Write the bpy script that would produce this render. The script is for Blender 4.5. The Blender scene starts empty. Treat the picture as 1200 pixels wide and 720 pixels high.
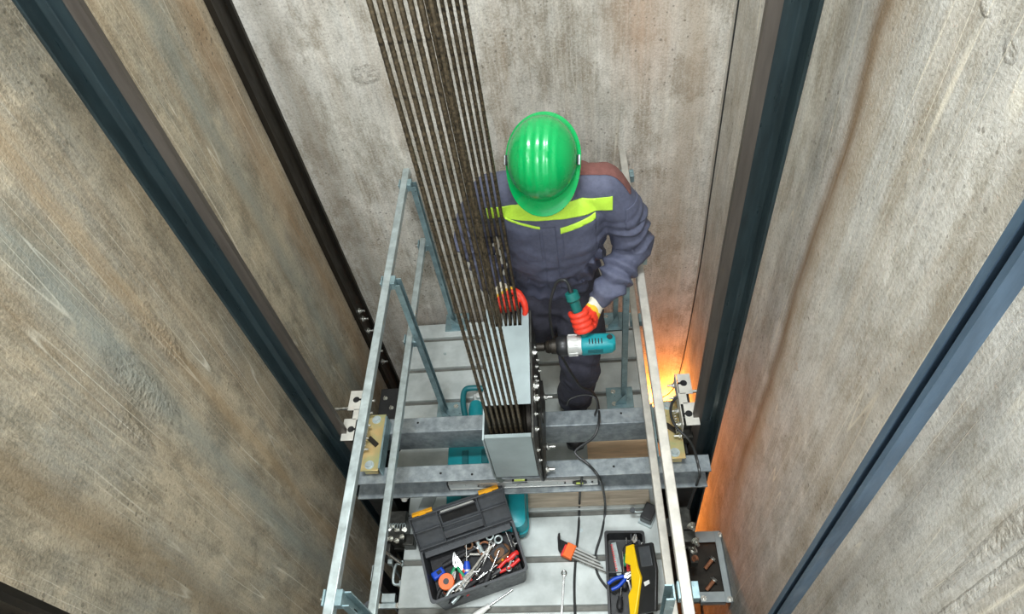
import bpy, bmesh, math, random
from mathutils import Vector, Matrix, noise
random.seed(7)
PI = math.pi
S = bpy.context.scene
COL = S.collection
V = Vector

# ------------------------------------------------------------------ camera, world, lights, exposure
CAM_H = 2.9
EX = V((0.99323228, -0.06280824, -0.09769729))   # world X seen in camera axes (right, down, forward)
EY = V((0.01374048, -0.77171691, 0.63581775))
EZ = V((-0.11532925, -0.63285712, -0.76563113))
FPX = 790.0
cam = bpy.data.objects.new('camera', bpy.data.cameras.new('camera')); COL.objects.link(cam)
right = V((EX.x, EY.x, EZ.x)); down = V((EX.y, EY.y, EZ.y)); fwd = V((EX.z, EY.z, EZ.z))
m = Matrix.Identity(4)
for i in range(3):
    m[i][0] = right[i]; m[i][1] = -down[i]; m[i][2] = -fwd[i]
m[2][3] = CAM_H
cam.matrix_world = m
cam.data.sensor_width = 36; cam.data.lens = 36 * FPX / 1200; cam.data.clip_start = .01
S.camera = cam
S.view_settings.view_transform = 'Standard'; S.view_settings.look = 'None'
S.view_settings.gamma = 1; S.view_settings.use_curve_mapping = False
S.view_settings.exposure = 0.9

W = bpy.data.worlds.new('world'); S.world = W; W.use_nodes = True
bg = W.node_tree.nodes['Background']; bg.inputs[0].default_value = (.86, .93, 1, 1); bg.inputs[1].default_value = 1.0

def area(name, loc, target, sx, sy, power, color):
    l = bpy.data.lights.new(name, 'AREA'); l.shape = 'RECTANGLE'; l.size = sx; l.size_y = sy
    l.energy = power; l.color = color
    o = bpy.data.objects.new(name, l); COL.objects.link(o); o.location = loc
    o.rotation_euler = (V(target) - V(loc)).to_track_quat('-Z', 'Y').to_euler(); return o
area('shaft_head_light', (-.25, .75, 5.0), (-.25, 1.2, 0), 1.1, .5, 80, (.93, .98, 1))
area('landing_light', (-.3, -1.5, 4.2), (-.3, 1.6, .8), 1.6, .8, 42, (.97, .99, 1))

def ray(u, v):
    d = (right * (u - 600) + down * (v - 360) + fwd * FPX); return d
def at(u, v, z):
    r = ray(u, v); r = r / -r.z * (CAM_H - z); return V((r.x, r.y, z))
def atY(u, v, y):
    r = ray(u, v); r = r / r.y * y; return V((r.x, r.y, r.z + CAM_H))

# ------------------------------------------------------------------ materials
def new_mat(name):
    mt = bpy.data.materials.new(name); mt.use_nodes = True
    nt = mt.node_tree; return mt, nt, nt.nodes['Principled BSDF']
def lk(nt, a, b): nt.links.new(a, b)
def nd(nt, t, **k):
    n = nt.nodes.new(t)
    for a, b in k.items(): setattr(n, a, b)
    return n
def math_(nt, op, a, b=None, c=None, clamp=False):
    n = nd(nt, 'ShaderNodeMath', operation=op, use_clamp=clamp)
    for i, x in enumerate((a, b, c)):
        if x is None: continue
        if isinstance(x, (int, float)): n.inputs[i].default_value = x
        else: lk(nt, x, n.inputs[i])
    return n.outputs[0]
def mixc(nt, f, a, b, mode='MIX'):
    n = nd(nt, 'ShaderNodeMix', data_type='RGBA', blend_type=mode)
    for s, x in ((n.inputs[0], f), (n.inputs[6], a), (n.inputs[7], b)):
        if isinstance(x, (int, float)): s.default_value = x
        elif isinstance(x, tuple): s.default_value = (*x[:3], 1)
        else: lk(nt, x, s)
    return n.outputs[2]
def ramp(nt, x, a, b, lo=0., hi=1.):
    n = nd(nt, 'ShaderNodeMapRange'); lk(nt, x, n.inputs[0])
    n.inputs[1].default_value = a; n.inputs[2].default_value = b; n.inputs[3].default_value = lo; n.inputs[4].default_value = hi
    return n.outputs[0]
def srgb(r, g, b):
    f = lambda c: (c / 255 / 12.92) if c / 255 <= .04045 else ((c / 255 + .055) / 1.055) ** 2.4
    return (f(r), f(g), f(b))
def noise_tex(nt, vec, scale, detail=4, rough=.55, dist=0):
    n = nd(nt, 'ShaderNodeTexNoise'); n.inputs['Scale'].default_value = scale; n.inputs['Detail'].default_value = detail
    n.inputs['Roughness'].default_value = rough; n.inputs['Distortion'].default_value = dist
    lk(nt, vec, n.inputs['Vector']); return n.outputs['Fac']

def mat(name, rgb, rough=.5, metal=0., var=.15, vscale=14., bump=.0, bscale=60., col2=None, coat=0., stretch=None):
    mt, nt, b = new_mat(name)
    tc = nd(nt, 'ShaderNodeTexCoord'); vec = tc.outputs['Object']
    if stretch:
        mp = nd(nt, 'ShaderNodeMapping'); mp.inputs['Scale'].default_value = stretch; lk(nt, vec, mp.inputs[0]); vec = mp.outputs[0]
    c = srgb(*rgb); n1 = noise_tex(nt, vec, vscale, 5, .6)
    lo = tuple(x * (1 - var) for x in c); hi = srgb(*col2) if col2 else tuple(min(1, x * (1 + var)) for x in c)
    lk(nt, mixc(nt, ramp(nt, n1, .35, .65), lo, hi), b.inputs['Base Color'])
    n2 = noise_tex(nt, vec, vscale * 2.3, 4)
    lk(nt, ramp(nt, n2, .3, .7, max(0, rough - .1), min(1, rough + .12)), b.inputs['Roughness'])
    b.inputs['Metallic'].default_value = metal; b.inputs['Coat Weight'].default_value = coat
    if bump:
        bp = nd(nt, 'ShaderNodeBump'); bp.inputs['Strength'].default_value = bump; bp.inputs['Distance'].default_value = .004
        lk(nt, noise_tex(nt, vec, bscale, 5), bp.inputs['Height']); lk(nt, bp.outputs[0], b.inputs['Normal'])
    return mt

def concrete(name, axis, c_a, c_b, c_streak, c_dark, stains=(), seed=0., lines=.3, pit=.5, streak=.6, patches=()):
    """cast concrete with vertical board runs; axis = horizontal world axis of the wall; stains: (h, width, colour, strength, z0, z1)"""
    mt, nt, b = new_mat(name)
    tc = nd(nt, 'ShaderNodeTexCoord'); sp = nd(nt, 'ShaderNodeSeparateXYZ'); lk(nt, tc.outputs['Object'], sp.inputs[0])
    h0 = sp.outputs[axis]; z = sp.outputs[2]
    def vec(sh, sz, s):
        c = nd(nt, 'ShaderNodeCombineXYZ'); lk(nt, math_(nt, 'MULTIPLY', h0, sh), c.inputs[0])
        lk(nt, math_(nt, 'MULTIPLY', z, sz), c.inputs[1]); c.inputs[2].default_value = s + seed; return c.outputs[0]
    big = noise_tex(nt, vec(1.3, .9, 0), 1.6, 6, .6, .2)
    cur = mixc(nt, ramp(nt, big, .40, .60), c_a, c_b)
    med = noise_tex(nt, vec(3.2, 1.7, 9), 2.6, 12, .74, .1)
    blot = noise_tex(nt, vec(1, .6, 77), 9, 10, .74, .1)
    cur = mixc(nt, ramp(nt, blot, .51, .63, 0, .62), cur, tuple(x * .62 for x in c_b))
    cur = mixc(nt, ramp(nt, blot, .47, .36, 0, .6), cur, tuple(min(1, x * 1.35) for x in c_a))
    cur = mixc(nt, ramp(nt, med, .48, .60, 0, .75), cur, c_dark)
    st = noise_tex(nt, vec(7, .4, 3), 1.5, 9, .68, .05)
    cur = mixc(nt, ramp(nt, st, .46, .66, 0, streak), cur, c_streak)
    fine = noise_tex(nt, vec(75, 1.6, 5), 1.2, 5, .65)
    cur = mixc(nt, ramp(nt, fine, .42, .7, 0, .22), cur, tuple(min(1, x * 1.5) for x in c_a))
    fine2 = noise_tex(nt, vec(42, 2.2, 15), 1.3, 6, .7)
    cur = mixc(nt, ramp(nt, fine2, .52, .75, 0, .25), cur, tuple(x * .55 for x in c_dark))
    grain = noise_tex(nt, vec(1, 1, 91), 110, 3, .8)
    cur = mixc(nt, ramp(nt, grain, .5, .68, 0, .38), cur, tuple(x * .6 for x in c_dark))
    cur = mixc(nt, ramp(nt, grain, .5, .33, 0, .30), cur, tuple(min(1, x * 1.4) for x in c_a))
    # thin pale laitance lines that run down the wall
    ln = noise_tex(nt, vec(3.2, .10, 21), 2.2, 1.5, .5)
    d = math_(nt, 'ABSOLUTE', math_(nt, 'SUBTRACT', math_(nt, 'FRACT', math_(nt, 'MULTIPLY', ln, 13)), .5))
    lf = math_(nt, 'MULTIPLY', ramp(nt, d, 0, .045, lines * 2.0, 0), ramp(nt, noise_tex(nt, vec(1.5, .7, 61), 2.2, 4, .6), .44, .56, 0, 1), clamp=True)
    cur = mixc(nt, lf, cur, srgb(228, 222, 204))
    wob = math_(nt, 'MULTIPLY', math_(nt, 'SUBTRACT', noise_tex(nt, vec(.6, 1.2, 31), 1.5, 3), .5), .12)
    hh = math_(nt, 'ADD', h0, wob)
    for (hs, w, colr, s, z0, z1) in stains:
        g = math_(nt, 'DIVIDE', math_(nt, 'SUBTRACT', hh, hs), w)
        g = math_(nt, 'EXPONENT', math_(nt, 'MULTIPLY', math_(nt, 'MULTIPLY', g, g), -1))
        g = math_(nt, 'MULTIPLY', g, ramp(nt, z, z0, z0 + (z1 - z0) * .35, 0, 1)) if z0 < z1 else g
        g = math_(nt, 'MULTIPLY', g, ramp(nt, fine, .3, .65, s * .6, s), clamp=True)
        cur = mixc(nt, g, cur, srgb(*colr))
    # pits and gravel nests
    vo = nd(nt, 'ShaderNodeTexVoronoi', feature='F1'); lk(nt, vec(1, 1, 2), vo.inputs['Vector']); vo.inputs['Scale'].default_value = 34
    msk = noise_tex(nt, vec(1, 1, 40), 2.4, 5, .7)
    pr = ramp(nt, msk, .45, .68, .03, .24)
    pitf = math_(nt, 'LESS_THAN', vo.outputs['Distance'], pr)
    cur = mixc(nt, math_(nt, 'MULTIPLY', pitf, pit), cur, tuple(x * .4 for x in c_dark))
    grav = noise_tex(nt, vec(1, 1, 50), 60, 4, .6)
    gm = None
    for (ph, pz, pr_h, pr_z) in patches:
        a = math_(nt, 'DIVIDE', math_(nt, 'SUBTRACT', h0, ph), pr_h); c2 = math_(nt, 'DIVIDE', math_(nt, 'SUBTRACT', z, pz), pr_z)
        r = math_(nt, 'ADD', math_(nt, 'MULTIPLY', a, a), math_(nt, 'MULTIPLY', c2, c2))
        r = math_(nt, 'SUBTRACT', r, math_(nt, 'MULTIPLY', math_(nt, 'SUBTRACT', med, .5), 3.0))
        k = ramp(nt, r, .5, 1.1, 1, 0); gm = k if gm is None else math_(nt, 'MAXIMUM', gm, k)
    if gm is not None:
        gk = math_(nt, 'MULTIPLY', gm, ramp(nt, grav, .52, .62, 0, .4), clamp=True)
        cur = mixc(nt, gk, cur, tuple(x * .5 for x in c_dark))
    lk(nt, cur, b.inputs['Base Color']); b.inputs['Roughness'].default_value = .82; b.inputs['Specular IOR Level'].default_value = .3
    hgt = math_(nt, 'ADD', math_(nt, 'MULTIPLY', med, .6), math_(nt, 'MULTIPLY', fine, .12))
    hgt = math_(nt, 'SUBTRACT', hgt, math_(nt, 'MULTIPLY', pitf, .9))
    hgt = math_(nt, 'ADD', hgt, math_(nt, 'MULTIPLY', lf, .12))
    hgt = math_(nt, 'ADD', hgt, math_(nt, 'MULTIPLY', grain, .35))
    if gm is not None: hgt = math_(nt, 'ADD', hgt, math_(nt, 'MULTIPLY', math_(nt, 'MULTIPLY', gm, grav), 1.3))
    bp = nd(nt, 'ShaderNodeBump'); bp.inputs['Strength'].default_value = .8; bp.inputs['Distance'].default_value = .008
    lk(nt, hgt, bp.inputs['Height']); lk(nt, bp.outputs[0], b.inputs['Normal'])
    return mt

M = {}
M['wall_left'] = concrete('concrete_left', 1, srgb(186, 173, 149), srgb(160, 157, 144), srgb(146, 124, 94), srgb(124, 118, 102),
    stains=((1.02, .05, (138, 150, 146), .55, 3, 3), (1.95, .05, (140, 146, 138), .6, 3, 3), (2.16, .08, (165, 128, 88), .5, 3, 3), (.62, .05, (128, 105, 70), .5, 3, 3), (1.18, .04, (175, 145, 105), .5, 3, 3)),
    seed=3, lines=.42, pit=.5, patches=((1.17, 1.46, .05, .14), (1.0, 1.42, .06, .2), (.885, 1.42, .03, .12), (1.46, 2.28, .04, .05)))
M['wall_back'] = concrete('concrete_back', 0, srgb(206, 203, 194), srgb(184, 181, 170), srgb(164, 142, 114), srgb(138, 130, 114),
    stains=((.30, .12, (188, 152, 122), .5, 1.2, 2.2), (-1.1, .06, (120, 112, 96), .5, 3, 3), (.5, .06, (170, 150, 125), .5, 3, 3)), seed=17, lines=.22, pit=.55, streak=.4, patches=((-.78, 1.5, .06, .05),))
M['wall_right'] = concrete('concrete_right', 1, srgb(198, 197, 190), srgb(184, 184, 178), srgb(166, 152, 128), srgb(150, 145, 132),
    stains=((1.29, .034, (100, 76, 48), .95, -.3, 1.6), (.78, .03, (140, 128, 105), .4, 3, 3), (1.25, .05, (158, 138, 108), .45, 3, 3)), seed=29, lines=.36, pit=.45, streak=.5,
    patches=((.40, 1.85, .018, .30), (.36, 1.6, .012, .5), (.90, 2.315, .022, .018), (.995, 2.33, .02, .012), (1.143, 1.164, .012, .02)))
M['pit'] = mat('pit_concrete', (70, 66, 60), .9, 0, .3, 3)
M['rail'] = mat('guide_rail_steel', (42, 56, 60), .36, .4, .25, 9, .12, 40, stretch=(3, 3, .5))
M['rail_face'] = mat('rail_running_face', (92, 86, 80), .5, .5, .2, 9, .1, 40, stretch=(3, 3, .3))
M['rail_blue'] = mat('painted_blue_steel', (86, 108, 128), .38, .3, .2, 9, .1, 40, stretch=(3, 3, .5))
M['dark_steel'] = mat('dark_brown_steel', (46, 42, 36), .5, .6, .3, 8, .15, 30, stretch=(2, 2, .5))
M['rope'] = mat('steel_rope', (32, 28, 22), .42, .4, .4, 120, 0, col2=(104, 92, 72))
M['galv'] = mat('galvanised_steel', (178, 190, 190), .38, .55, .2, 22, .06, 60)
M['galv_blue'] = mat('zinc_strut', (140, 165, 170), .36, .6, .2, 22, .06, 60)
M['warm_lit_rail'] = mat('galvanised_rail_warm_lit', (188, 185, 176), .42, .4, .15, 20, .06, 60)  # right railing only: warm lamp light mixed into the galvanised colour
M['roof'] = mat('roof_sheet_metal', (176, 183, 180), .5, .12, .14, 5, .06, 30, col2=(204, 211, 208))
M['joint'] = mat('roof_joint_metal', (112, 112, 106), .6, .3, .25, 12)
M['beam_top'] = mat('crosshead_beam_steel', (122, 130, 134), .44, .45, .08, 30, .06, 70, col2=(152, 160, 162))
M['cab'] = mat('cab_side_steel', (50, 52, 52), .6, .4, .3, 6)
M['cover'] = mat('sheave_cover_steel', (150, 163, 164), .4, .35, .1, 7, .04, 40)
M['plate_dark'] = mat('bearing_plate_steel', (66, 66, 62), .42, .75, .35, 40, .2, 60)
M['bolt'] = mat('zinc_bolt', (200, 200, 192), .3, .85, .15, 40)
M['yellow_zinc'] = mat('yellow_passivated_zinc', (214, 184, 128), .36, .5, .1, 16, 0, col2=(172, 176, 128))
M['white_bracket'] = mat('white_zinc_bracket', (204, 202, 192), .42, .35, .1, 20)
M['black'] = mat('black_plastic', (36, 37, 38), .42, 0, .15, 30)
M['black2'] = mat('dark_grey_plastic', (68, 71, 74), .45, 0, .15, 30, .1, 120)
M['hole'] = mat('dark_opening', (16, 16, 16), .8)
M['yellow'] = mat('yellow_plastic', (244, 200, 24), .38, 0, .05)
M['orange'] = mat('orange_plastic', (240, 106, 30), .4, 0, .08)
M['amber'] = mat('amber_latch_plastic', (226, 160, 24), .4, 0, .1)
M['red'] = mat('red_plastic', (214, 44, 40), .4, 0, .1)
M['green_p'] = mat('green_plastic', (22, 142, 92), .4, 0, .1)
M['blue_p'] = mat('blue_plastic', (24, 74, 190), .4, 0, .1)
M['teal'] = mat('teal_plastic', (20, 138, 146), .42, 0, .08, 20, .05, 120)
M['teal_dark'] = mat('teal_dark_plastic', (12, 98, 104), .45, 0, .1, 20, .05, 120)
M['teal_handle'] = mat('teal_green_grip', (16, 106, 100), .5, 0, .1, 20)
M['alu'] = mat('aluminium', (208, 210, 206), .34, .6, .06)
M['casting'] = mat('light_grey_casting', (198, 200, 196), .42, .3, .06)
M['chrome'] = mat('chrome_vanadium', (200, 200, 198), .2, .95, .05)
M['vial'] = mat('vial_liquid', (196, 214, 90), .15, 0, .05)
M['helmet'] = mat('green_helmet_plastic', (2, 158, 82), .24, 0, .02, 4, coat=.35)
M['cloth'] = mat('navy_grey_workwear', (84, 88, 108), .66, 0, .12, 60, .5, 420)
M['cloth_dark'] = mat('dark_trouser_cloth', (64, 64, 76), .88, 0, .12, 60, .5, 420)
M['yoke'] = mat('warm_lit_yoke_cloth', (112, 72, 66), .88, 0, .12, 60, .5, 420)  # navy cloth with the orange light on one shoulder painted in
M['hivis'] = mat('hi_vis_band', (196, 240, 74), .5, 0, .05, 200)
M['glove_red'] = mat('red_glove_coating', (232, 62, 40), .5, 0, .1, 90, .3, 200)
M['glove_yellow'] = mat('yellow_glove_knit', (240, 190, 50), .75, 0, .1, 90, .4, 300)
M['glove_white'] = mat('white_glove_knit', (228, 220, 200), .85, 0, .08, 90, .5, 300)
M['skin'] = mat('skin', (205, 150, 120), .5, 0, .06, 20)
M['hair'] = mat('dark_hair', (40, 30, 24), .7, 0, .2, 90)
M['boot'] = mat('black_boot_leather', (30, 28, 30), .45, 0, .2, 40, .3, 120)
M['cable'] = mat('black_rubber_cable', (40, 42, 42), .45, 0, .15, 40)
M['grey_plate'] = mat('grey_painted_plate', (150, 158, 158), .5, .3, .1, 12)
M['rust'] = mat('rusty_bolt', (150, 100, 70), .7, .3, .3, 60)
M['white_paint'] = mat('white_plastic', (226, 226, 220), .45, 0, .05)
M['leather'] = mat('brown_leather', (110, 78, 52), .7, 0, .2, 60, .3, 100)
M['grip_black'] = mat('black_rubber_grip', (30, 30, 32), .6, 0, .2, 60, .3, 200)
M['fabric_band'] = mat('red_striped_blade', (190, 60, 60), .5, .2, .2, 60)
mt, nt, b = new_mat('lamp_glass'); b.inputs['Base Color'].default_value = (1, .6, .25, 1)
b.inputs['Emission Color'].default_value = (1, .42, .12, 1); b.inputs['Emission Strength'].default_value = 6; M['lamp'] = mt

# ------------------------------------------------------------------ mesh helpers
class MB:
    def __init__(s): s.v = []; s.f = []; s.mi = []; s.cur = 0
    def add(s, vs, fs, m=None):
        o = len(s.v); s.v += [V(x) for x in vs]
        for f in fs: s.f.append([i + o for i in f]); s.mi.append(s.cur if m is None else m)
        return s
    def box(s, c, d, R=None, T=None):
        c = V(c); x, y, z = d[0] / 2, d[1] / 2, d[2] / 2
        vs = [V((a * x, b_ * y, e * z)) for e in (-1, 1) for a, b_ in ((-1, -1), (1, -1), (1, 1), (-1, 1))]
        if R is not None: vs = [R @ p for p in vs]
        return s.add([p + c for p in vs], [(0, 3, 2, 1), (4, 5, 6, 7), (0, 1, 5, 4), (1, 2, 6, 5), (2, 3, 7, 6), (3, 0, 4, 7)])
    def bb(s, x0, x1, y0, y1, z0, z1):
        return s.box(((x0 + x1) / 2, (y0 + y1) / 2, (z0 + z1) / 2), (x1 - x0, y1 - y0, z1 - z0))
    def bar(s, p, q, w, h, up=(0, 0, 1)):
        p, q = V(p), V(q); x = (q - p).normalized(); y = V(up).cross(x)
        if y.length < 1e-4: y = V((0, 1, 0)).cross(x)
        y.normalize(); z = x.cross(y); R = Matrix((x, y, z)).transposed()
        return s.box((p + q) / 2, ((q - p).length, w, h), R)
    def loft(s, rings, cap=True, closed=False):
        n = len(rings[0]); o = len(s.v); vs = [p for r in rings for p in r]; fs = []
        k = len(rings)
        for i in range(k if closed else k - 1):
            for j in range(n):
                a = i * n + j; b_ = i * n + (j + 1) % n; i2 = (i + 1) % k
                fs.append((a, b_, i2 * n + (j + 1) % n, i2 * n + j))
        if cap and not closed: fs.append(tuple(range(n))[::-1]); fs.append(tuple((k - 1) * n + j for j in range(n)))
        return s.add(vs, fs)
    def tube(s, pts, r, n=10, cap=True, sq=None, phase=0):
        pts = [V(p) for p in pts]; k = len(pts)
        rr = r if isinstance(r, (list, tuple)) else [r] * k
        t = [(pts[min(i + 1, k - 1)] - pts[max(i - 1, 0)]).normalized() for i in range(k)]
        u = t[0].orthogonal().normalized(); rings = []
        for i in range(k):
            u = (u - t[i] * u.dot(t[i])).normalized(); w = t[i].cross(u)
            ra, rb = rr[i] if isinstance(rr[i], (list, tuple)) else (rr[i], rr[i])
            rings.append([pts[i] + u * (ra * math.cos(phase + 2 * PI * j / n)) + w * (rb * math.sin(phase + 2 * PI * j / n)) for j in range(n)])
        return s.loft(rings, cap)
    def cyl(s, p, q, r, n=16, r2=None): return s.tube([p, q], [r, r if r2 is None else r2], n)
    def lathe(s, prof, p, axis, n=24):
        """prof: (t, r) pairs along axis from p"""
        p, a = V(p), V(axis).normalized(); u = a.orthogonal().normalized(); w = a.cross(u)
        return s.loft([[p + a * t + (u * math.cos(2 * PI * j / n) + w * math.sin(2 * PI * j / n)) * max(r, 1e-5) for j in range(n)] for t, r in prof])
    def ell(s, c, r, n=16, R=None):
        c = V(c); rings = []
        for i in range(1, n):
            ph = PI * i / n
            ring = [V((r[0] * math.sin(ph) * math.cos(2 * PI * j / n), r[1] * math.sin(ph) * math.sin(2 * PI * j / n), -r[2] * math.cos(ph))) for j in range(n)]
            rings.append([(R @ p if R is not None else p) + c for p in ring])
        return s.loft(rings)
    def prism(s, poly, d):
        """poly: list of 3D points (planar), extruded by vector d"""
        n = len(poly); d = V(d); vs = [V(p) for p in poly] + [V(p) + d for p in poly]
        fs = [tuple(range(n))[::-1], tuple(range(n, 2 * n))] + [(i, (i + 1) % n, n + (i + 1) % n, n + i) for i in range(n)]
        return s.add(vs, fs)
    def torus(s, c, R_, r, axis=(0, 0, 1), n=28, m=8, a0=0, a1=2 * PI):
        c = V(c); a = V(axis).normalized(); u = a.orthogonal().normalized(); w = a.cross(u)
        full = abs(a1 - a0 - 2 * PI) < 1e-4; rings = []
        for i in range(n if full else n + 1):
            t = a0 + (a1 - a0) * i / n; d = u * math.cos(t) + w * math.sin(t)
            rings.append([c + d * (R_ + r * math.cos(2 * PI * j / m)) + a * (r * math.sin(2 * PI * j / m)) for j in range(m)])
        return s.loft(rings, closed=full)
    def bolt(s, p, axis, r=.008, h=.007, washer=True, tail=0):
        p, a = V(p), V(axis).normalized()
        if washer: s.cyl(p, p + a * .002, r * 1.5, 16)
        s.cyl(p, p + a * h, r, 6)
        if tail: s.cyl(p, p + a * (h + tail), r * .55, 10)
        return s
    def mesh(s, name, mats):
        me = bpy.data.meshes.new(name); me.from_pydata([tuple(p) for p in s.v], [], s.f)
        for mm in (mats if isinstance(mats, (list, tuple)) else [mats]): me.materials.append(mm)
        me.polygons.foreach_set('material_index', s.mi)
        b_ = bmesh.new(); b_.from_mesh(me); bmesh.ops.recalc_face_normals(b_, faces=b_.faces); b_.to_mesh(me); b_.free()
        return me

def link(name, me, parent=None, smooth=True, bevel=0):
    o = bpy.data.objects.new(name, me); COL.objects.link(o)
    if smooth:
        me.shade_smooth(); me.set_sharp_from_angle(angle=math.radians(38))
    if bevel:
        bv = o.modifiers.new('bevel', 'BEVEL'); bv.width = bevel; bv.segments = 2; bv.limit_method = 'ANGLE'; bv.harden_normals = False
    if parent is not None:
        o.parent = parent
        if parent.get('world_base') is not None: o.location = -parent.location
    return o
def obj(name, mb, mats, parent=None, bevel=0, smooth=True):
    return link(name, mb.mesh(name, mats), parent, smooth, bevel)
def tag(o, label=None, cat=None, group=None, kind=None):
    if label: o['label'] = label
    if cat: o['category'] = cat
    if group: o['group'] = group
    if kind: o['kind'] = kind
    return o
def thing(name, label, cat, loc=(0, 0, 0), group=None, local=False, rot=None):
    """Empty at the base; local=True: children are modelled in its own frame, else in world coordinates"""
    o = bpy.data.objects.new(name, None); COL.objects.link(o); o.location = loc; o.empty_display_size = .1
    if rot is not None: o.rotation_euler = rot
    if not local: o['world_base'] = 1
    return tag(o, label, cat, group)
def dup(root, loc, label=None, rot=None, shift=None):
    r = root.copy(); COL.objects.link(r); r.location = loc
    if rot is not None: r.rotation_euler = rot
    if label: r['label'] = label
    for ch in list(root.children):
        c = ch.copy(); COL.objects.link(c); c.parent = r
        for g in list(ch.children):
            d = g.copy(); COL.objects.link(d); d.parent = c
    return r
def struct(name, mb, mats, bevel=0, smooth=False): return tag(obj(name, mb, mats, None, bevel, smooth), kind='structure')
def rz(a): return Matrix.Rotation(a, 3, 'Z')
def catmull(pts, k=8):
    P = [V(p) for p in pts]; P = [P[0] * 2 - P[1]] + P + [P[-1] * 2 - P[-2]]; out = []
    for i in range(1, len(P) - 2):
        a, b_, c, d = P[i - 1:i + 3]
        for j in range(k):
            t = j / k
            out.append(.5 * ((2 * b_) + (c - a) * t + (2 * a - 5 * b_ + 4 * c - d) * t * t + (3 * b_ - a - 3 * c + d) * t ** 3))
    out.append(P[-2]); return out

# ------------------------------------------------------------------ shaft
XL, XR, YB, YF = -1.217, .634, 2.42, -.80
ZB, ZT = -4.5, 5.6
struct('wall_left', MB().bb(XL - .2, XL, YF, YB + .2, ZB, ZT), M['wall_left'])
struct('wall_right', MB().bb(XR, XR + .2, YF, YB + .2, ZB, ZT), M['wall_right'])
struct('wall_back', MB().bb(XL, XR, YB, YB + .2, ZB, ZT), M['wall_back'])
struct('wall_front', MB().bb(XL - .2, XR + .2, YF - .2, YF, ZB, 1.6), M['wall_back'])
struct('floor', MB().bb(XL - .2, XR + .2, YF - .2, YB + .2, ZB - .2, ZB), M['pit'])
# dark steel strip set in the left back corner
mb = MB(); mb.bb(XL + .002, XL + .012, 2.275, YB - .002, ZB, ZT - .4); mb.bb(XL + .012, XL + .026, 2.275, 2.283, ZB, ZT - .4); mb.bb(XL + .012, XL + .03, 2.40, YB - .002, ZB, ZT - .4)
t = thing('steel_corner_channel', 'dark brown steel channel running up the left rear corner of the shaft', 'steel channel', (XL, 2.34, ZB))
obj('channel', mb, M['dark_steel'], t)
for i, zz in enumerate((-.05, .06, .13, -.25, -.36)):
    obj('bolt', MB().bolt((XL + .012, 2.34, zz), (1, 0, 0), .012, .012, tail=.02), M['bolt'], t)

def guide_rail(x, y, sx, base_w, depth, label, name='guide_rail', mats=('rail', 'rail_face'), thick=.016, fl=.012, brz=(3.2, -1.5), wallx=None):
    """T section: flange in the YZ plane at x, blade toward sx"""
    t = thing(name, label, 'guide rail', (x, y, ZB))
    z0, z1 = ZB, ZT - .3; hb = base_w / 2
    prof = [(0, -hb), (fl * .8, -hb), (fl * 1.1, -hb * .35), (fl * 2, -thick / 2), (depth - .03, -thick * .5), (depth - .028, -thick / 2 - .0), (depth, -thick / 2),
            (depth, thick / 2), (depth - .028, thick / 2), (fl * 2, thick / 2), (fl * 1.1, hb * .35), (fl * .8, hb), (0, hb)]
    mbb = MB(); mbb.loft([[V((x + sx * a, y + b_, z)) for a, b_ in prof] for z in (z0, z1)])
    fl_o = obj('rail_profile', mbb, M[mats[0]], t, smooth=False, bevel=.0022)
    obj('running_face', MB().bb(min(x + sx * (depth - .03), x + sx * (depth + .0012)), max(x + sx * (depth - .03), x + sx * (depth + .0012)), y - thick / 2 - .0012, y + thick / 2 + .0012, z0, z1), M[mats[1]], t)
    for zz in brz:
        m2 = MB(); a, c = sorted((x, wallx)); m2.bb(a, c, y - hb * .7, y + hb * .7, zz - .04, zz + .04)
        obj('wall_bracket', m2, M['dark_steel'], t)
        for sg in (-1, 1): obj('bolt', MB().bolt((x + sx * fl, y + sg * hb * .6, zz), (sx, 0, 0), .009, .009), M['bolt'], t)
    return t
YR = 1.34
guide_rail(-1.055, YR, 1, .127, .089, 'wide dark blue guide rail on the left wall beside the lift crosshead', wallx=XL)
guide_rail(.504, YR, -1, .127, .089, 'dark steel guide rail on the right wall beside the lift crosshead', wallx=XR)
t = thing('strut_channel', 'blue grey slotted steel channel on the right wall at the lower right of the photo', 'steel channel', (.53, .58, ZB))
q = MB(); zr = (ZB, ZT - .3)
pf = [(.519, .558), (.548, .558), (.548, .60), (.519, .60), (.519, .584), (.5215, .584), (.5215, .5975), (.5455, .5975), (.5455, .5605), (.5215, .5605), (.5215, .570), (.519, .570)]
q.loft([[V((x, y, z)) for x, y in pf] for z in zr]); obj('channel', q, M['rail_blue'], t, smooth=False)
obj('channel_back', MB().bb(.5435, .5455, .5605, .5975, *zr), M['hole'], t)
for zz in (3.2, -1.5, -3.5):
    obj('wall_bracket', MB().bb(.548, XR, .560, .598, zz - .03, zz + .03), M['dark_steel'], t)
guide_rail(-1.135, .36, 1, .080, .062, 'dark guide rail cut off in the bottom left corner of the photo', mats=('dark_steel', 'dark_steel'), wallx=XL, thick=.012)

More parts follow.
